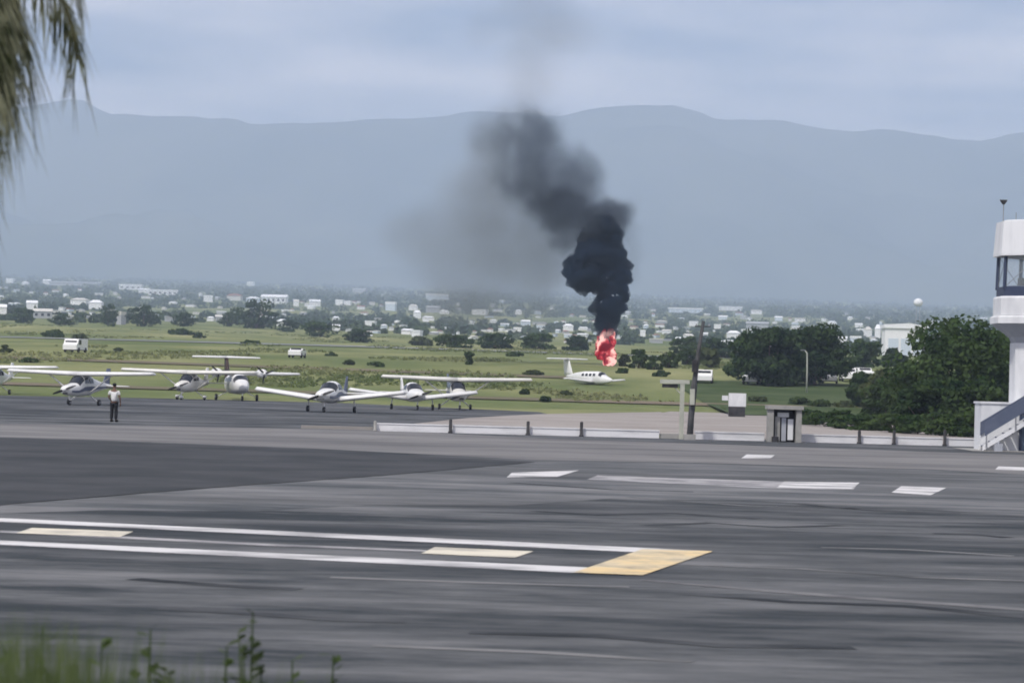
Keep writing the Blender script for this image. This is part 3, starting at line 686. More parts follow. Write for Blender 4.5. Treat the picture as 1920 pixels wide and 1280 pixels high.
# annex and stairs at the foot of the tower
ann = empty('tower_annex', (at(1866, 800, 112.2).x + .55, 112.4, 0)); tag(ann, 'small white block with blue door at the foot of the control tower', 'annex')
MB().box((0, .3, .98), (2.4, 1.6, 1.96)).build('wall', M_twhite, ann); MB().box((0, .3, 2.0), (2.5, 1.7, .08)).build('roof', M_twhite, ann)
dr = MB().box((1.0, -.53, .75), (1.0, .06, 1.5)).build('door', M_door, ann)
MB().box((.45, -.55, .78), (.1, .1, 1.56)).build('door_frame', M_navy, ann); MB().box((1.0, -.55, 1.58), (1.2, .1, .1)).build('door_frame', M_navy, ann)
MB().tube([(.62, -.6, .8), (.72, -.6, .8)], .02, 6).build('handle', M_metal, dr)
stx = at(1842, 838, 110.8).x
st = empty('outdoor_staircase', (stx, 110.8, 0)); tag(st, 'slate-blue steel staircase with pale stringer climbing to the control tower', 'staircase')
LEN, RISE = 4.0, 2.9
def slab(x0, z0, x1, z1, t0, y, w):
    return MB().rings([[(x0, y - w / 2, z0), (x0, y + w / 2, z0), (x1, y + w / 2, z1), (x1, y - w / 2, z1)], [(x0, y - w / 2, z0 + t0), (x0, y + w / 2, z0 + t0), (x1, y + w / 2, z1 + t0), (x1, y - w / 2, z1 + t0)]])
for yy in (0, 1.0): slab(0, .0, LEN, RISE * .86, .20, yy, .07).build('stringer', M_twhite, st)
for yy in (-.06, 1.06): slab(.08, .62, LEN, .62 + RISE * .86, .56, yy, .05).build('side_panel', M_stair, st)
for k in range(13): MB().box((.25 + k * .29, .5, .2 + k * .185), (.3, .92, .045)).build('tread', M_stair, st)
for k in range(4): MB().tube([(.15 + k * 1.2, -.06, .15 + k * .75), (.15 + k * 1.2, -.06, .7 + k * .75)], .03, 6).build('baluster', M_metal, st)
MB().box((LEN + .4, .5, RISE * .86 + .08), (.9, 1.1, .1)).build('landing', M_stair, st)
for yy in (.05, .95): MB().tube([(LEN + .7, yy, 0), (LEN + .7, yy, RISE * .86 + .05)], .05, 6).build('support_post', M_navy, st)
o = MB().box((0, 0, .16), (.30, .26, .32)).lathe([(.05, .32), (.05, .40), (.02, .42)], 8).build('junction_box', M_tgrey, None, False, (at(1872, 836, 110.2).x, 110.2, 0)); tag(o, 'little grey box on the ground below the tower stairs', 'box')
sheet('stair_pad', [(stx - .6, 109.6), (stx + 8, 109.6), (stx + 8, 114.9), (stx - .6, 114.9)], .02, M_conc, kind='structure')

# ------------------------------------------------------------------ trees and shrubs
tree('broad_tree', gd(1440, 296), 8.6, 6.6, 'wide dark tree behind the white board, left half of the double crown', 'dark trees behind the access road', 3, 70, 100, .27, 5, .10)
tree('broad_tree', gd(1530, 302), 9.4, 6.9, 'wide dark tree behind the lamp pole, right half of the double crown', 'dark trees behind the access road', 3, 70, 100, .27, 6, .10)
tree('broad_tree', gd(1396, 310), 5.4, 5.2, 'rounder dark tree at the left end of the dark tree row', 'dark trees behind the access road', 0, 40, 90, .27, 7, .10)
tree('bushy_tree', gd(1790, 176), 8.8, 7.3, 'tallest rounded green tree immediately left of the control tower', 'big green trees beside the tower', 0, 90, 150, .17, 8, .10)
tree('bushy_tree', gd(1868, 186), 5.8, 6.7, 'dense green tree partly hidden behind the control tower shaft', 'big green trees beside the tower', 3, 60, 140, .17, 9, .10)
tree('bushy_tree', gd(1712, 182), 5.6, 4.4, 'lower green tree on the left shoulder of the tallest tree', 'big green trees beside the tower', 1, 50, 130, .17, 10, .06)
tree('bushy_tree', gd(1664, 192), 4.4, 3.3, 'small green bush tree left of the tallest tree', 'big green trees beside the tower', 1, 40, 110, .16, 12, .05)
tree('bushy_tree', gd(1740, 160), 4.4, 3.0, 'dark green bush in front of the tallest tree', 'big green trees beside the tower', 3, 50, 120, .15, 13, .03)
tree('bushy_tree', gd(1822, 158), 4.2, 3.4, 'dark green bush between the tallest tree and the tower', 'big green trees beside the tower', 3, 50, 120, .15, 14, .03)
tree('bushy_tree', gd(1622, 248), 4.2, 3.3, 'light green tree filling the gap next to the dark tree row', 'big green trees beside the tower', 1, 44, 110, .19, 15, .05)
tree('bushy_tree', gd(1660, 236), 4.6, 3.9, 'olive green tree in the gap just under the hangar', 'big green trees beside the tower', 2, 44, 110, .19, 16, .05)
# low hedge bank behind the wall: single shrubs
k = 0
for px, d, w, h in ((1508, 172, 2.2, 1.0), (1548, 166, 2.6, .9), (1590, 160, 2.6, 1.1), (1634, 156, 2.8, 1.0), (1680, 150, 2.6, 1.1), (1724, 148, 2.7, 1.0), (1770, 146, 2.6, 1.2), (1812, 143, 2.4, 1.4), (1846, 141, 2.2, 1.6)):
    k += 1
    nth = ['first', 'second', 'third', 'fourth', 'fifth', 'sixth', 'seventh', 'eighth', 'ninth'][k - 1]
    tree('low_shrub', gd(px, d), w * 1.3, h, nth + ' shrub of the low hedge behind the wall, counting from the booth towards the tower', 'hedge shrubs behind the low wall', 1 if k % 2 else 0, 22, 70, .12, 20 + k, .02, 'shrub')
sheet('verge', gp((1452, 770), (1600, 762), (2100, 780), (2100, 812), (1850, 800), (1600, 790)), .02, MT['verge_grass'], kind='structure')

# dots of scrub in the field: (px, py of the foot, width px, height px)
SCRUB = [(10, 661, 24, 13), (55, 680, 32, 8), (100, 632, 40, 12), (222, 660, 18, 7), (340, 628, 46, 9), (375, 634, 24, 10), (655, 686, 20, 8), (706, 689, 32, 9),
         (880, 684, 22, 24), (790, 648, 46, 15), (965, 668, 34, 7), (1022, 755, 20, 9), (1060, 746, 20, 11), (985, 741, 18, 8), (470, 645, 30, 6), (1000, 706, 34, 9), (1196, 690, 40, 34), (1226, 694, 34, 26), (1170, 687, 24, 22),
         (1255, 690, 40, 30), (620, 668, 22, 6), (150, 636, 30, 9), (1165, 700, 26, 9), (1240, 706, 30, 10), (1330, 690, 60, 34), (1290, 684, 46, 26), (1535, 764, 44, 13), (1580, 768, 40, 12), (1640, 768, 50, 16), (1500, 760, 40, 13), (1420, 757, 34, 11)]
SIDE = lambda px: 'far left' if px < 250 else 'left' if px < 620 else 'middle' if px < 1000 else 'fire side'
ORD = ['first', 'second', 'third', 'fourth', 'fifth', 'sixth', 'seventh', 'eighth', 'ninth', 'tenth']
for i, (px, py, w, h) in enumerate(SCRUB):
    p = ground_hit(px, py); k = p.y / FPX
    big = 'tall' if h > 20 else 'flat' if h < 9 else 'rounded'
    cut = 'scrub bush'
    loc = 'behind the airplanes' if 200 < px < 950 else ('at the far left' if px <= 200 else 'towards the utility pole')
    where = {True: 'near the apron', False: 'towards the runway'}[py > 676]
    lab = f'{big} dark {cut} {loc}, {where}'
    same = sorted(q[0] for q in SCRUB if ('tall' if q[3] > 20 else 'flat' if q[3] < 9 else 'rounded') == big and (q[1] > 676) == (py > 676) and (200 < q[0] < 950) == (200 < px < 950) and (q[0] <= 200) == (px <= 200))
    if len(same) > 1: lab = lab + ', ' + ORD[same.index(px)] + ' from the left'
    tree('field_bush', p, w * k * 1.15, h * k * 1.0, lab, 'scrub bushes in the field', 1 if i % 3 else 2, 16, 36, max(.2, .11 * w * k), 50 + i, .02, 'bush')
# trees standing at the foot of the town
TT = [(268, 612, 68, 40, 'broad round tree left of centre at the foot of the town'), (203, 612, 34, 38, 'narrow dark tree just left of the broad round tree'), (480, 616, 92, 50, 'biggest dark round tree at the foot of the town'), (430, 612, 40, 28, 'low dark tree touching the biggest round tree'),
      (345, 612, 50, 24, 'low tree between the two broad round trees'), (45, 606, 40, 28, 'dark tree at the far left foot of the town'), (12, 582, 36, 20, 'small dark tree at the left picture edge below the houses'), (120, 610, 50, 20, 'low tree in front of the pale grey house on the far left'),
      (540, 622, 50, 20, 'low tree just right of the biggest round tree'), (600, 632, 70, 26, 'spreading tree above the upswept-wing airplane'), (675, 642, 60, 24, 'dark tree row end left of the middle bushes'), (850, 652, 80, 22, 'long low tree behind the runway left of the smoke'),
      (930, 654, 70, 26, 'second long low tree behind the runway left of the smoke'), (1010, 656, 76, 28, 'third long low tree behind the runway, nearest the smoke'), (1080, 658, 60, 26, 'dark tree touching the fire on its left'), (1290, 668, 70, 34, 'dark tree behind the utility pole'),
      (1350, 672, 80, 36, 'dark tree between utility pole and dark tree row'), (1620, 690, 70, 50, 'tree between the dark tree row and the hangar'), (1680, 690, 50, 34, 'dark tree below the white hangar')]
for i, (px, py, w, h, lab) in enumerate(TT):
    p = ground_hit(px, py); k = p.y / FPX
    tree('town_edge_tree', p, w * k * 1.1, h * k * 1.1, lab, 'trees at the foot of the town', (3, 0, 3, 1)[i % 4], 30, 46, max(.35, .035 * w * k), 120 + i, .06)

# ------------------------------------------------------------------ town on the rising ground
M_hw = [pm('white_house_wall', (.86, .86, .86), rough=.85), pm('cream_house_wall', (.66, .64, .58), rough=.85), pm('grey_house_wall', (.42, .43, .44), rough=.9), pm('bluish_house_wall', (.60, .67, .74), rough=.85)]
M_hr = [pm('white_house_roof', (.86, .87, .88), rough=.7), pm('cream_house_roof', (.62, .60, .55), rough=.8), pm('grey_house_roof', (.36, .37, .38), rough=.8), M_red]
WORDS = ['white', 'cream', 'grey', 'pale blue']; RW = ['white', 'cream', 'grey', 'rust-red']
wall_me = [MB().box((0, 0, .36), (1, 1, .74)).mesh('wall', m_) for m_ in M_hw]
def roof_me(kind, m_):
    if kind == 'flat': return MB().box((0, 0, .86), (1.06, 1.06, .26)).mesh('roof', m_)
    if kind == 'gable': return MB().add([(-.54, -.56, .73), (.54, -.56, .73), (.54, .56, .73), (-.54, .56, .73), (-.54, 0, 1.02), (.54, 0, 1.02)], [(0, 1, 5, 4), (2, 3, 4, 5), (3, 0, 4), (1, 2, 5), (3, 2, 1, 0)]).mesh('roof', m_)
    return MB().add([(-.55, -.56, .73), (.55, -.56, .73), (.55, .56, .73), (-.55, .56, .73), (-.25, 0, 1.03), (.25, 0, 1.03)], [(0, 1, 5, 4), (2, 3, 4, 5), (3, 0, 4), (1, 2, 5), (3, 2, 1, 0)]).mesh('roof', m_)
roofs = {(k, i): roof_me(k, m_) for k in ('flat', 'gable', 'hip') for i, m_ in enumerate(M_hr)}
win_me = MB().box((0, 0, 0), (1, 1, 1)).mesh('window', M_glass)
HOUSES = []       # (px0, px1, py0, py1, distance) of what must stay in sight
def house(px, py, w, h, wi=0, ri=0, kind='flat', label=None, name='house', rz=0, cat='house', windows=False):
    p = ground_hit(px, py + h / 2); k = p.y / FPX
    t_ = empty(name, (p.x, p.y, p.z - .3 * h * k * .2), rz); W, H = w * k, h * k
    D = max(6.0, min(W * .8, 16)); t_.scale = (W, D, H * 1.05)
    link('wall', wall_me[wi], t_); link('roof', roofs[(kind, ri)], t_)
    if windows:
        n = max(2, int(w / 9))
        for q in range(n):
            o_ = link('window', win_me, t_, ((q + .5) / n - .5, -.505, .40)); o_.scale = (.45 / n, .02, .26)
    if w * h > 14: HOUSES.append((px - w / 2 - 1, px + w / 2 + 1, py - h / 2 - 1, py + h / 2 - 1, p.y))
    row = 'high on the slope' if p.y > 3900 else 'midway up' if p.y > 2100 else 'low on the slope'
    colm = ('at the far left' if px < 130 else 'above the standing person' if px < 300 else 'above the ivory airplane' if px < 470 else 'right of the biggest round tree' if px < 640 else 'above the middle of the field' if px < 800 else
            'under the drifting smoke' if px < 960 else 'just left of the black smoke' if px < 1120 else 'just right of the black smoke' if px < 1270 else 'behind the utility pole' if px < 1380 else 'above the dark tree row' if px < 1600 else 'beside the white hangar')
    size = 'long' if w > 2.8 * h else 'small' if w < 13 else 'large' if w > 26 else 'mid-sized'
    tag(t_, label or f'{size} {WORDS[wi]} {kind}-roofed house {row} {colm}', cat, 'houses of the hillside town')
    return t_
BL = [(20, 526, 14, 8), (48, 531, 12, 6), (88, 528, 14, 8), (60, 572, 20, 16), (118, 596, 36, 10), (150, 565, 30, 12), (180, 571, 24, 16), (270, 545, 20, 8), (390, 560, 16, 12), (470, 532, 12, 8),
      (475, 562, 24, 10), (555, 568, 10, 12), (590, 568, 20, 12), (637, 567, 14, 10), (530, 605, 18, 12), (395, 598, 12, 8), (415, 597, 22, 12), (320, 598, 20, 10), (227, 596, 9, 24), (630, 598, 12, 8), (630, 615, 14, 12), (5, 580, 14, 18),
      (733, 574, 18, 16), (775, 576, 16, 10), (782, 590, 14, 14), (812, 580, 24, 12), (900, 585, 26, 9), (695, 606, 18, 9), (720, 613, 12, 8), (690, 625, 14, 9), (765, 622, 18, 10), (782, 625, 16, 12), (803, 597, 22, 8), (925, 602, 12, 6), (985, 606, 16, 10),
      (1012, 606, 25, 5), (970, 618, 14, 9), (1065, 614, 18, 12), (1093, 616, 14, 6), (1093, 629, 18, 7), (1065, 630, 14, 7), (860, 580, 10, 6), (972, 585, 10, 8), (675, 545, 24, 8), (650, 568, 16, 8), (1205, 625, 9, 12), (1211, 612, 8, 8), (1290, 632, 14, 12),
      (1272, 638, 9, 12), (1345, 612, 12, 8), (1375, 628, 22, 14), (1370, 643, 40, 9), (1460, 598, 14, 8), (1418, 585, 20, 8), (1492, 615, 14, 7), (1527, 632, 10, 12), (1555, 637, 28, 8), (1580, 637, 16, 12), (1604, 637, 18, 13), (1627, 622, 11, 18), (1646, 622, 10, 24),
      (1420, 610, 40, 13), (1300, 607, 16, 9), (1370, 578, 40, 7), (1240, 604, 18, 6), (1250, 622, 16, 8), (1320, 628, 14, 8), (1400, 622, 18, 9), (1470, 625, 22, 8), (1440, 632, 14, 9), (1355, 596, 16, 8), (1500, 600, 18, 7), (1230, 640, 20, 8), (1560, 606, 16, 8), (1610, 610, 14, 8)]
lowgrey = {(118, 596), (227, 596), (320, 598), (415, 597), (1420, 610), (1012, 606), (675, 545), (860, 580), (1240, 604), (1230, 640), (812, 580)}
for i, (px, py, w, h) in enumerate(BL):
    wi = 2 if (px, py) in lowgrey else (0, 0, 0, 0, 3, 0)[i % 6]; ri = (1, 2)[i % 2] if (px, py) in lowgrey else (0, 0, 0, 0, 0, 1)[i % 6]; w, h = w * 1.0, h * 1.05
    house(px, py, w, h, wi, ri, ('flat', 'gable', 'hip')[(i * 7 // 3) % 3], rz=R((i * 37) % 30 - 15))
house(140, 532, 92, 8, 2, 2, 'gable', 'very long grey warehouse high on the slope at the far left', 'warehouse', 0, 'warehouse')
house(246, 538, 42, 10, 0, 0, 'flat', 'long white building, left one of the bright pair above the standing person', 'long_building', R(-6), 'building', True)
house(305, 548, 54, 10, 0, 0, 'flat', 'long white building, right one of the bright pair above the ivory airplane', 'long_building', R(6), 'building', True)
house(80, 588, 34, 18, 2, 1, 'gable', 'pale grey house low on the slope at the far left', 'house', R(8), 'house', True)
house(440, 557, 26, 12, 1, 3, 'hip', 'house with rust-red roof above the biggest round tree', 'house', R(-5))
house(515, 561, 46, 16, 0, 0, 'gable', 'big bright white building right behind the biggest round tree', 'large_building', R(-6), 'building', True)
house(820, 557, 42, 12, 3, 0, 'flat', 'wide pale building high up under the drifting smoke', 'large_building', 0, 'building')
house(1285, 582, 62, 9, 3, 0, 'flat', 'wide pale building high on the slope right of the black smoke', 'large_building', 0, 'building')
# filler houses, smaller and duller, kept clear of the landmarks
rg = random.Random(5)
made = 0
while made < 225:
    px = rg.uniform(-140, 2060); u_ = rg.random() ** .8
    top = 530 + .034 * px if px < 700 else 554 + .03 * (px - 700)
    py = top + 4 + u_ * 72
    if px < 640 and py > 596: continue
    if px > 1290 and rg.random() < .15: continue
    w = rg.uniform(5, 17) if made % 3 else rg.uniform(4, 8); h = rg.uniform(3.5, 7.0)
    if any(a - 3 < px < b + 3 and c - 2 < py < d + 3 for a, b, c, d, _ in HOUSES): continue
    wi = rg.choice((0, 0, 0, 1, 2, 3)); house(px, py, w, h, wi, rg.choice((0, 0, 1, 2, 2, 3)), rg.choice(('flat', 'gable', 'hip')), rz=R(rg.uniform(-25, 25))); made += 1
hs = {}
for o_ in COL.objects:
    if o_.get('category') == 'house': hs.setdefault(o_['label'], []).append(o_)
for lab, lst in hs.items():
    if len(lst) > 1:
        for i_, o_ in enumerate(sorted(lst, key=lambda q: q.location.x / q.location.y)): o_['label'] = (ORD[i_] + ' ' if i_ < 10 else 'farther ') + lab
# hangar and water tower
p = ground_hit(1698, 668); k = p.y / FPX
hg = empty('hangar', p, R(-4)); tag(hg, 'big pale white hangar behind the trees left of the control tower', 'hangar')
W, H = 78 * k, 62 * k
MB().box((0, 8, H * .42), (W, 16, H * .84)).build('wall', M_hw[0], hg)
MB().rings([[(-W / 2 - .4, y, H * .84), (W / 2 + .4, y, H * .84), (W / 2 + .4, y, H * .9), (W * .1, y, H * 1.0), (-W / 2 - .4, y, H * .95)] for y in (-.5, 16.5)]).build('roof', M_hr[0], hg)
for i in range(3): MB().box((-W * .3 + i * W * .3, -.06, H * .28), (W * .24, .12, H * .5)).build('sliding_door', M_hw[3], hg)
HOUSES.append((1655, 1740, 596, 640, p.y))
p = ground_hit(1720, 640); k = p.y / FPX; zt = at(1720, 568, p.y).z - p.z
wt = empty('water_tower', p); tag(wt, 'white elevated water tank on slim legs high above the hangar', 'water tower')
r_ = 8.5 * k
MB().lathe([(r_ * .2, zt - r_ * .7), (r_ * .75, zt - r_ * .6), (r_, zt - r_ * .1), (r_, zt + r_ * .45), (r_ * .6, zt + r_ * .85), (r_ * .1, zt + r_)], 16).build('tank', M_hw[0], wt, True)
for a in range(4):
    ca, sa = math.cos(a * math.pi / 2 + .6), math.sin(a * math.pi / 2 + .6)
    MB().tube([(ca * r_ * .75, sa * r_ * .75, 0), (ca * r_ * .45, sa * r_ * .45, zt - r_ * .5)], .16, 6).build('leg', M_hr[2], wt)
HOUSES.append((1708, 1732, 556, 580, p.y))

# woodland between the houses: one mass of crowns
nW = 17000
dd = np.exp(RNG.uniform(math.log(1000), math.log(7400), nW)); pxr = RNG.uniform(-260, 2180, nW)
X = (pxr - 960) / FPX * dd
ok = np.ones(nW, bool)
rad = RNG.uniform(1.8, 4.2, nW) * np.clip(dd / 1800, .8, 2.0)
ht = rad * RNG.uniform(.9, 1.5, nW)
Z = gz(X, dd) + ht * .35
qx = X; qy = dd * _fw.y + (Z - CAM_H) * _fw.z
uX = (X * _rr.x + dd * _rr.y + (Z - CAM_H) * _rr.z) / qy; uY = (X * _uu.x + dd * _uu.y + (Z - CAM_H) * _uu.z) / qy
PX = 960 + uX * FPX; PY = 640 - uY * FPX; rp_ = rad / dd * FPX
for a, b, c, d_, dist in HOUSES:
    ok &= ~((dd < dist + 14) & (PX + rp_ * .8 > a) & (PX - rp_ * .8 < b) & (PY - rp_ * .75 < d_ - 1) & (PY + rp_ * .6 > c))
nz = np.array([mnoise.noise(Vector((x / 160, y / 420, 1.7))) for x, y in zip(X, dd)])
ok &= nz > -.28
Cw = np.stack([X, dd, Z], 1)[ok]; Rw = np.stack([rad, rad, ht * .75], 1)[ok]
M_wood = leafmat('woodland_leaf', (.03, .06, .03), (.09, .12, .06), .02, .2)
far = Cw[:, 1] > 3000
Vw = np.concatenate([leaf_cloud(Cw[~far], Rw[~far], 26, 1.15, 3, shell=.5), leaf_cloud(Cw[far], Rw[far], 16, 2.3, 4, shell=.5)])
wd = link('woodland', quads_mesh('woodland', Vw, M_wood)); tag(wd, 'dark green woodland filling the hillside between the houses', 'woodland', kind='stuff')

# tufts of longer grass over the field
nT = 9000
dd = np.exp(RNG.uniform(math.log(245), math.log(900), nT)); X = (RNG.uniform(-150, 1500, nT) - 960) / FPX * dd
nz = np.array([mnoise.noise(Vector((x / 18, y / 60, 7.7))) for x, y in zip(X, dd)])
k_ = nz > .2; X, dd = X[k_], dd[k_]; s_ = RNG.uniform(.25, .8, len(X))
Vt = leaf_cloud(np.stack([X, dd, gz(X, dd) + .1], 1), np.stack([s_ * 1.8, s_ * 1.8, s_ * .35], 1), 9, .26, 8, shell=.1)
tf = link('tall_grass', quads_mesh('tall_grass', Vt, leafmat('dry_grass_leaf', (.15, .19, .075), (.28, .29, .14), .03, .45))); tag(tf, 'tufts of long grass over the field', 'grass', kind='stuff')

# ------------------------------------------------------------------ fire and smoke
FD = 352.0
fb = at(1138, 686, FD); FB = Vector((fb.x, FD, gzf(fb.x, FD)))
def sm(px, py, dy=0): p = at(px, py, FD); return Vector((p.x - FB.x, dy, p.z - FB.z))
M_fire = bpy.data.materials.new('flame'); M_fire.use_nodes = True; t = M_fire.node_tree; t.nodes.clear()
fo = N(t, 'ShaderNodeOutputMaterial'); fe = N(t, 'ShaderNodeEmission'); ftc = N(t, 'ShaderNodeTexCoord'); fn_ = N(t, 'ShaderNodeTexNoise'); fn_.inputs['Scale'].default_value = .55; fn_.inputs['Detail'].default_value = 3
fr = N(t, 'ShaderNodeValToRGB'); e = fr.color_ramp.elements; e[0].position = .42; e[0].color = (.16, .003, .010, 1); e[1].position = .57; e[1].color = (1.1, .62, .55, 1)
e2 = e.new(.50); e2.color = (.48, .035, .05, 1)
t.links.new(ftc.outputs['Object'], fn_.inputs['Vector']); t.links.new(fn_.outputs[0], fr.inputs[0]); t.links.new(fr.outputs[0], fe.inputs[0]); fe.inputs[1].default_value = 1.15; t.links.new(fe.outputs[0], fo.inputs[0])
fire = empty('fire', FB); tag(fire, 'red and pink flames burning at the foot of the black smoke', 'fire')
def blob_mesh(name, blobs, vox, amp, freq, mat, parent, seed=0):
    me = bpy.data.meshes.new(name); bm = bmesh.new()
    for c, r in blobs:
        rr = r if hasattr(r, '__len__') else (r, r, r)
        bmesh.ops.create_icosphere(bm, subdivisions=3, radius=1, matrix=Matrix.Translation(c) @ Matrix.Diagonal((*rr, 1)))
    bm.to_mesh(me); bm.free()
    o = bpy.data.objects.new(name, me); COL.objects.link(o)
    md = o.modifiers.new('r', 'REMESH'); md.mode = 'VOXEL'; md.voxel_size = vox
    bpy.context.view_layer.update(); dg = bpy.context.evaluated_depsgraph_get()
    nm = bpy.data.meshes.new_from_object(o.evaluated_get(dg)); bpy.data.objects.remove(o); nm.name = name
    nm.materials.clear(); nm.materials.append(mat)
    nn = [v_.normal.copy() for v_ in nm.vertices]
    for v_, n_ in zip(nm.vertices, nn):
        q = v_.co * freq + Vector((seed, seed * 2, 0)); cau = .45 * abs(mnoise.noise(q * 2.9)) + .25 * abs(mnoise.noise(q * 6.1))
        v_.co += n_ * amp * (1.1 * abs(mnoise.noise(q)) * 1.6 - .5 + .3 * mnoise.fractal(q * 2.3, 1, 2, 3) + cau)
    nm.polygons.foreach_set('use_smooth', [True] * len(nm.polygons)); nm.update()
    return link(name, nm, parent)
for k, (px, py, w, h, dy) in enumerate(((1141, 679, 11, 12, -1.0), (1127, 664, 11, 26, 0), (1147, 660, 8, 30, .6), (1132, 645, 11, 26, -.4), (1142, 632, 9, 20, .2), (1122, 650, 6, 26, .9), (1150, 640, 6, 24, -.6))):
    c = sm(px, py, dy); s = FD / FPX; a = w * s; b = h * s
    blob_mesh('flame', [(c + Vector((0, 0, 0)), (a, a * .9, b * .45)), (c + Vector((a * .25 * (-1) ** k, 0, b * .5)), (a * .55, a * .5, b * .42)), (c + Vector((a * .1, 0, b * .85)), (a * .25, a * .25, b * .35))], .22, .55, .75, M_fire, fire, k * 3.1)
fire_z = [o_ for o_ in fire.children]

def smoke_mat(name, dens, albedo, blobs=None, noise_scale=.12, lo=.3, hi=.62, detail=4, absorb=None):
    mt = bpy.data.materials.new(name); mt.use_nodes = True; t = mt.node_tree; t.nodes.clear(); l = t.links.new
    o_ = N(t, 'ShaderNodeOutputMaterial'); pv_ = N(t, 'ShaderNodeVolumePrincipled'); pv_.inputs['Color'].default_value = (*albedo, 1); pv_.inputs['Anisotropy'].default_value = .1
    if blobs is None: pv_.inputs['Density'].default_value = dens
    else:
        tc_ = N(t, 'ShaderNodeTexCoord'); n1 = N(t, 'ShaderNodeTexNoise'); n1.inputs['Scale'].default_value = noise_scale; n1.inputs['Detail'].default_value = detail; n1.inputs['Roughness'].default_value = .6
        l(tc_.outputs['Object'], n1.inputs['Vector'])
        wp = N(t, 'ShaderNodeVectorMath', operation='SUBTRACT'); wp.inputs[1].default_value = (.5, .5, .5); l(n1.outputs['Color'], wp.inputs[0])
        ws = N(t, 'ShaderNodeVectorMath', operation='MULTIPLY_ADD'); ws.inputs[1].default_value = (7, 7, 7); l(wp.outputs[0], ws.inputs[0]); l(tc_.outputs['Object'], ws.inputs[2])
        acc = None
        for c, r, w in blobs:
            rr = r if hasattr(r, '__len__') else (r, r, r)
            mp = N(t, 'ShaderNodeVectorMath', operation='MULTIPLY_ADD'); mp.inputs[1].default_value = tuple(1 / q for q in rr); mp.inputs[2].default_value = tuple(-c[i] / rr[i] for i in range(3)); l(ws.outputs[0], mp.inputs[0])
            ln = N(t, 'ShaderNodeVectorMath', operation='LENGTH'); l(mp.outputs[0], ln.inputs[0])
            mr = N(t, 'ShaderNodeMapRange', interpolation_type='SMOOTHSTEP'); mr.inputs[1].default_value = 1.0; mr.inputs[2].default_value = .25; mr.inputs[3].default_value = 0; mr.inputs[4].default_value = w; l(ln.outputs['Value'], mr.inputs[0])
            if acc is None: acc = mr.outputs[0]
            else:
                ad = N(t, 'ShaderNodeMath', operation='MAXIMUM'); l(acc, ad.inputs[0]); l(mr.outputs[0], ad.inputs[1]); acc = ad.outputs[0]
        nr = N(t, 'ShaderNodeMapRange'); nr.inputs[1].default_value = lo; nr.inputs[2].default_value = hi; nr.inputs[3].default_value = .35; nr.inputs[4].default_value = 1; l(n1.outputs[0], nr.inputs[0])
        mu = N(t, 'ShaderNodeMath', operation='MULTIPLY'); l(acc, mu.inputs[0]); l(nr.outputs[0], mu.inputs[1])
        mu2 = N(t, 'ShaderNodeMath', operation='MULTIPLY'); mu2.inputs[1].default_value = dens; l(mu.outputs[0], mu2.inputs[0]); l(mu2.outputs[0], pv_.inputs['Density'])
    l(pv_.outputs[0], o_.inputs['Volume'])
    mt.cycles.volume_step_rate = 1.5
    return mt
S = FD / FPX
plume = empty('smoke_plume', FB); tag(plume, 'thick black smoke plume rising from the fire and drifting left as grey veil', 'smoke')
CORE = [(1140, 622, 20, 0), (1138, 604, 24, 0), (1141, 585, 27, 1), (1146, 562, 28, 0), (1150, 542, 29, -1), (1118, 528, 26, 0), (1140, 515, 40, 0), (1100, 512, 40, -1), (1085, 500, 28, 1), (1160, 500, 26, 1), (1130, 485, 46, 0), (1105, 480, 30, -2), (1165, 518, 18, -1),
        (1122, 460, 40, 1), (1130, 440, 38, 0), (1150, 575, 20, -2), (1122, 572, 15, 1)]
cb_ = [(sm(px, py, dy * 1.2), r * S) for px, py, r, dy in CORE]
blob_mesh('dense_column', cb_, .20, .72, .60, smoke_mat('black_smoke', 1.8, (.05, .085, .15)), plume, 2.0)
MID = [(960, 300, 70, 70, .10), (930, 260, 60, 60, .07), (1128, 425, 54, 50, 1.0), (1090, 410, 56, 48, .85), (1145, 405, 46, 42, .75), (1050, 375, 78, 64, .5), (1100, 355, 48, 62, .2), (1010, 330, 84, 74, .30), (1060, 322, 72, 66, .30), (985, 285, 76, 70, .24), (1015, 262, 58, 62, .24), (1000, 234, 50, 48, .12), (1070, 450, 40, 40, .35), (1180, 430, 24, 60, .12), (1185, 490, 30, 50, .07)]
mb_ = [(sm(a, b, (i % 3 - 1) * 2.0), (w * S * 1.15, w * S, h * S * 1.15), q) for i, (a, b, w, h, q) in enumerate(MID)]
o = blob_mesh('grey_billow', [(c, tuple(x * 1.12 + 1.6 for x in r)) for c, r, q in mb_], 1.2, .6, .15, smoke_mat('grey_smoke', .95 * 510 / 352, (.13, .16, .21), mb_, .2, .36, .60, 5), plume, 5.0)
VEIL = [(1010, 420, 100, 110, .55), (985, 350, 90, 110, .5), (980, 215, 76, 80, .30), (1000, 90, 90, 110, .12), (1010, 10, 120, 90, .14), (935, 460, 120, 130, .46), (945, 490, 42, 60, .7), (870, 470, 160, 130, .30), (790, 435, 110, 80, .24), (905, 380, 120, 130, .46), (1010, 470, 130, 110, .42), (920, 310, 90, 120, .5), (925, 255, 80, 80, .42), (880, 545, 130, 70, .42), (1000, 490, 100, 100, .5), (985, 165, 76, 90, .20), (990, 120, 86, 90, .14), (1060, 30, 100, 70, .15), (910, 40, 80, 60, .11), (1000, 570, 90, 40, .32)]
vb_ = [(sm(a, b, 9 + (i % 3 - 1) * 3.0), (w * S, w * S * .8, h * S), q) for i, (a, b, w, h, q) in enumerate(VEIL)]
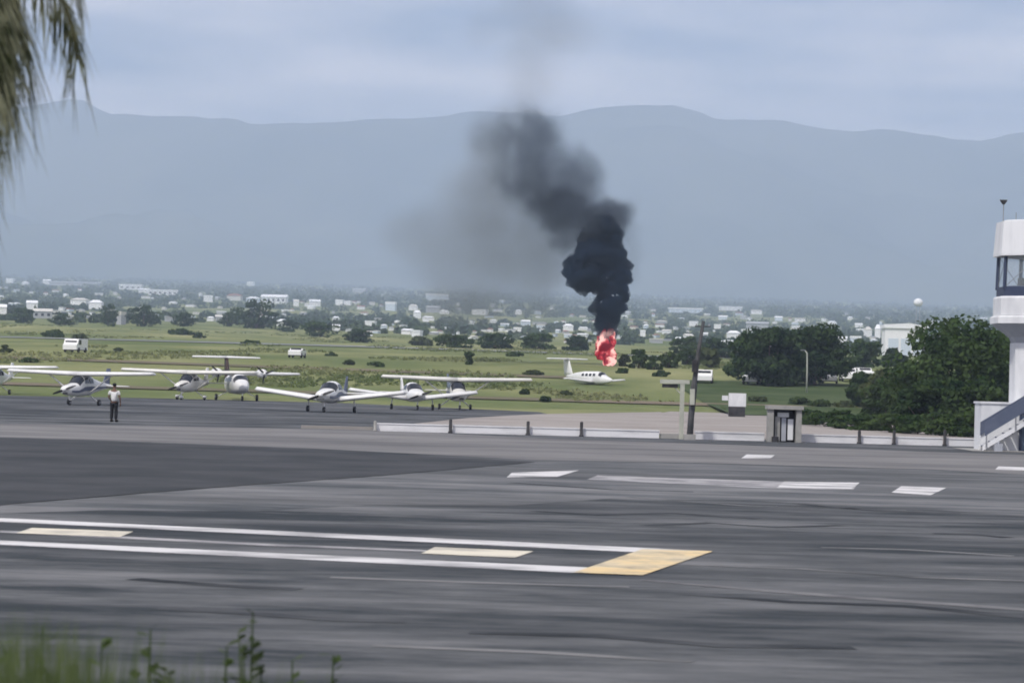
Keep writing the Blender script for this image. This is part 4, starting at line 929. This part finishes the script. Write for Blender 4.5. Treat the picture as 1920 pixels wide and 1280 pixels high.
blob_mesh('drifting_veil', [(c, tuple(x * 1.1 + 2.2 for x in r)) for c, r, q in vb_], 1.6, .6, .1, smoke_mat('thin_smoke', .20 * 510 / 352, (.34, .36, .385), vb_, .07, .2, .75, 3), plume, 8.0)

# ------------------------------------------------------------------ palm hanging in from the upper left
M_frond = leafmat('palm_leaflet', (.05, .065, .025), (.46, .46, .30), 7.0, .45); M_rach = pm('palm_rachis', (.20, .19, .11), rough=.7)
PY0 = 15.0; pc = at(-45, -85, PY0)
palm = empty('palm_tree', (pc.x - .35, PY0, 0)); tag(palm, 'palm tree with drooping fronds hanging in at the upper left corner', 'palm tree')
PH = pc.z
MB().tube([(.15, .1, -.1), (.05, .05, PH * .35), (0, 0, PH * .7), (0, 0, PH)], [.19, .15, .14, .16], 12).build('trunk', M_bark, palm, True)
rg = random.Random(9)
def frond(az, rise, length, droop, nleaf=64, hang=.55):
    pts = []
    for i in range(13):
        q = i / 12; r_ = length * q * (1 - .28 * q * q); pts.append(Vector((math.cos(az) * r_, math.sin(az) * r_, PH + rise * q - droop * q ** 2.1)))
    fr_ = MB().tube(pts, [.028 * (1 - i / 13) + .006 for i in range(13)], 5).build('frond', M_rach, palm, True)
    V = []; F = []
    for i in range(nleaf):
        q = .12 + .88 * i / nleaf; k = min(int(q * 12), 11); f = q * 12 - k; b = pts[k].lerp(pts[k + 1], f); t_ = (pts[k + 1] - pts[k]).normalized()
        sd_ = t_.cross(Vector((0, 0, 1))).normalized()
        for s_ in (-1, 1):
            ln = hang * (1 - .5 * abs(q - .45)) * rg.uniform(.75, 1.15); out = sd_ * s_ * rg.uniform(.25, .55) + t_ * rg.uniform(.25, .6)
            p1 = b + (out * .55 + Vector((0, 0, -.20))) * ln; p2 = b + (out * .95 + Vector((rg.uniform(-.12, .12), 0, -.74))) * ln
            wv = t_.cross(out).normalized().cross(out).normalized() * .0085
            n = len(V); V += [b - wv, b + wv, p1 + wv, p1 - wv, p2]; F += [(n, n + 1, n + 2, n + 3), (n + 3, n + 2, n + 4)]
    MB().add(V, F).build('leaflets', M_frond, fr_)
for az, rise, ln, dr, hg_ in ((R(-15), .50, .80, 1.25, .62), (R(-38), .40, .70, 1.45, .75), (R(10), .65, 1.30, .85, .42), (R(-70), .5, 1.2, 1.3, .6), (R(40), .7, 1.5, 1.2, .5), (R(85), .7, 1.6, 1.2, .5), (R(130), .7, 1.6, 1.2, .5), (R(175), .6, 1.6, 1.3, .5), (R(215), .6, 1.5, 1.3, .5), (R(255), .6, 1.4, 1.3, .5), (R(-25), .2, .6, 1.6, .8), (R(-60), .3, .6, 1.9, .8), (R(-8), .25, .55, 1.3, .8), (R(-18), .45, .95, .95, .7), (R(-52), .6, 1.2, 1.3, .8), (R(-35), .3, .5, 1.0, .8), (R(-45), .35, .95, 1.25, .8), (R(-30), .5, 1.0, 1.1, .75), (R(-70), .35, .9, 1.7, .85), (R(20), .4, .8, 1.2, .75), (R(5), .3, .75, .9, .7), (R(-85), .3, .7, 1.7, .8)):
    frond(az, rise, ln, dr, 58, hg_)

# ------------------------------------------------------------------ weeds along the near edge
M_weed = [leafmat('weed_leaf', (.05, .085, .02), (.12, .16, .045), 4, .35), leafmat('weed_leaf_dark', (.025, .045, .015), (.06, .085, .03), 4, .3)]
sheet('grass_bank', [(-40, -20), (6, -20), (3, 9), (.2, 14.5), (-1.8, 17.0), (-6, 19), (-40, 22)], .034, pm('bank_earth', (.06, .075, .035), (.09, .10, .06), scale=.8, rough=1, spec=.05), kind='structure')
def weed(px, py, d, label, w=.35, n=5, mat=0, seed=1):
    top = at(px, py, d); b = Vector((top.x, d, .03)); t_ = empty('roadside_weed', b); rg = random.Random(seed); H = top.z
    V = []; F = []; st_ = MB()
    for i in range(n):
        a = rg.random() * 6.28; hh = H * (1 if i == 0 else rg.uniform(.6, .95)); rr = 0 if i == 0 else rg.uniform(.3, 1) * w
        tip = Vector((math.cos(a) * rr, math.sin(a) * rr * .6, hh)); mid = Vector((tip.x * .35, tip.y * .35, hh * .5)); st_.tube([(0, 0, 0), mid, tip], [.012, .009, .004], 5)
        for k in range(26):
            q = .25 + .75 * k / 25; c = (mid * (2 * q) if q < .5 else mid.lerp(tip, q * 2 - 1)); aa = rg.random() * 6.28; ln = rg.uniform(.07, .15) * (1.3 - .6 * q)
            dv = Vector((math.cos(aa), math.sin(aa), rg.uniform(-.1, .7))).normalized(); sd_ = dv.cross(Vector((0, 0, 1))).normalized() * ln * .3
            m_ = len(V); V += [c, c + dv * ln * .55 + sd_, c + dv * ln, c + dv * ln * .55 - sd_]; F.append((m_, m_ + 1, m_ + 2, m_ + 3))
    st_.build('stem', M_weed[1], t_, True); MB().add(V, F).build('leaves', M_weed[mat], t_)
    tag(t_, label, 'weed', 'weeds along the near edge'); return t_
weed(474, 1158, 13.5, 'tallest thin dark weed standing up from the bottom edge', .16, 4, 1, 3)
weed(425, 1222, 13, 'bushy green weed at the foot of the tallest thin weed', .2, 7, 0, 4)
weed(625, 1236, 14, 'lone dark weed tip farthest from the left corner', .08, 3, 1, 5)
weed(282, 1190, 13, 'thin weed with dark tip left of the bushy weed', .12, 4, 1, 6)
weed(80, 1185, 12.5, 'leafy green weed in the lower left corner', .3, 9, 0, 7)
weed(190, 1215, 12, 'leafy green weed between the corner weed and the thin weed', .3, 8, 0, 8)
weed(548, 1248, 13, 'short pale weed between the bushy weed and the lone tip', .14, 4, 0, 9)
weed(-10, 1215, 12, 'green weed cut by the left picture edge', .3, 8, 0, 10)
nG = 5200
gy = RNG.uniform(6.2, 9.0, nG); gu = RNG.uniform(-.24, -.085, nG); gx = gu * gy; keep = (np.sin(gu * 190 + 1.1) * np.sin(gy * 2.7 + gu * 60) > -.45) & (RNG.random(nG) < 1.15 * np.where(gu < -.15, .8, .25))
gx, gy = gx[keep], gy[keep]; gu = gu[keep]; hh = RNG.uniform(.55, 1.0, len(gx)) ** .7 * (2.5 - gy * np.where(gu < -.15, .094, .105))
an_ = RNG.uniform(0, 6.28, len(gx)); lean = RNG.uniform(.05, .3, len(gx)); wv = .011
B = np.stack([gx, gy, np.full_like(gx, .03)], 1); sdv = np.stack([np.cos(an_ + 1.57) * wv, np.sin(an_ + 1.57) * wv, 0 * gx], 1); T = B + np.stack([np.cos(an_) * lean, np.sin(an_) * lean, hh], 1)
Mi = B + np.stack([np.cos(an_) * lean * .3, np.sin(an_) * lean * .3, hh * .6], 1)
Vg = np.stack([B, Mi + sdv * 1.2, T, Mi - sdv * 1.2], 1).reshape(-1, 3)
go = link('roadside_grass', quads_mesh('roadside_grass', Vg, leafmat('grass_blade', (.06, .095, .03), (.16, .195, .085), 1.5, .45))); tag(go, 'tall green grass in the lower left corner', 'grass', kind='stuff')
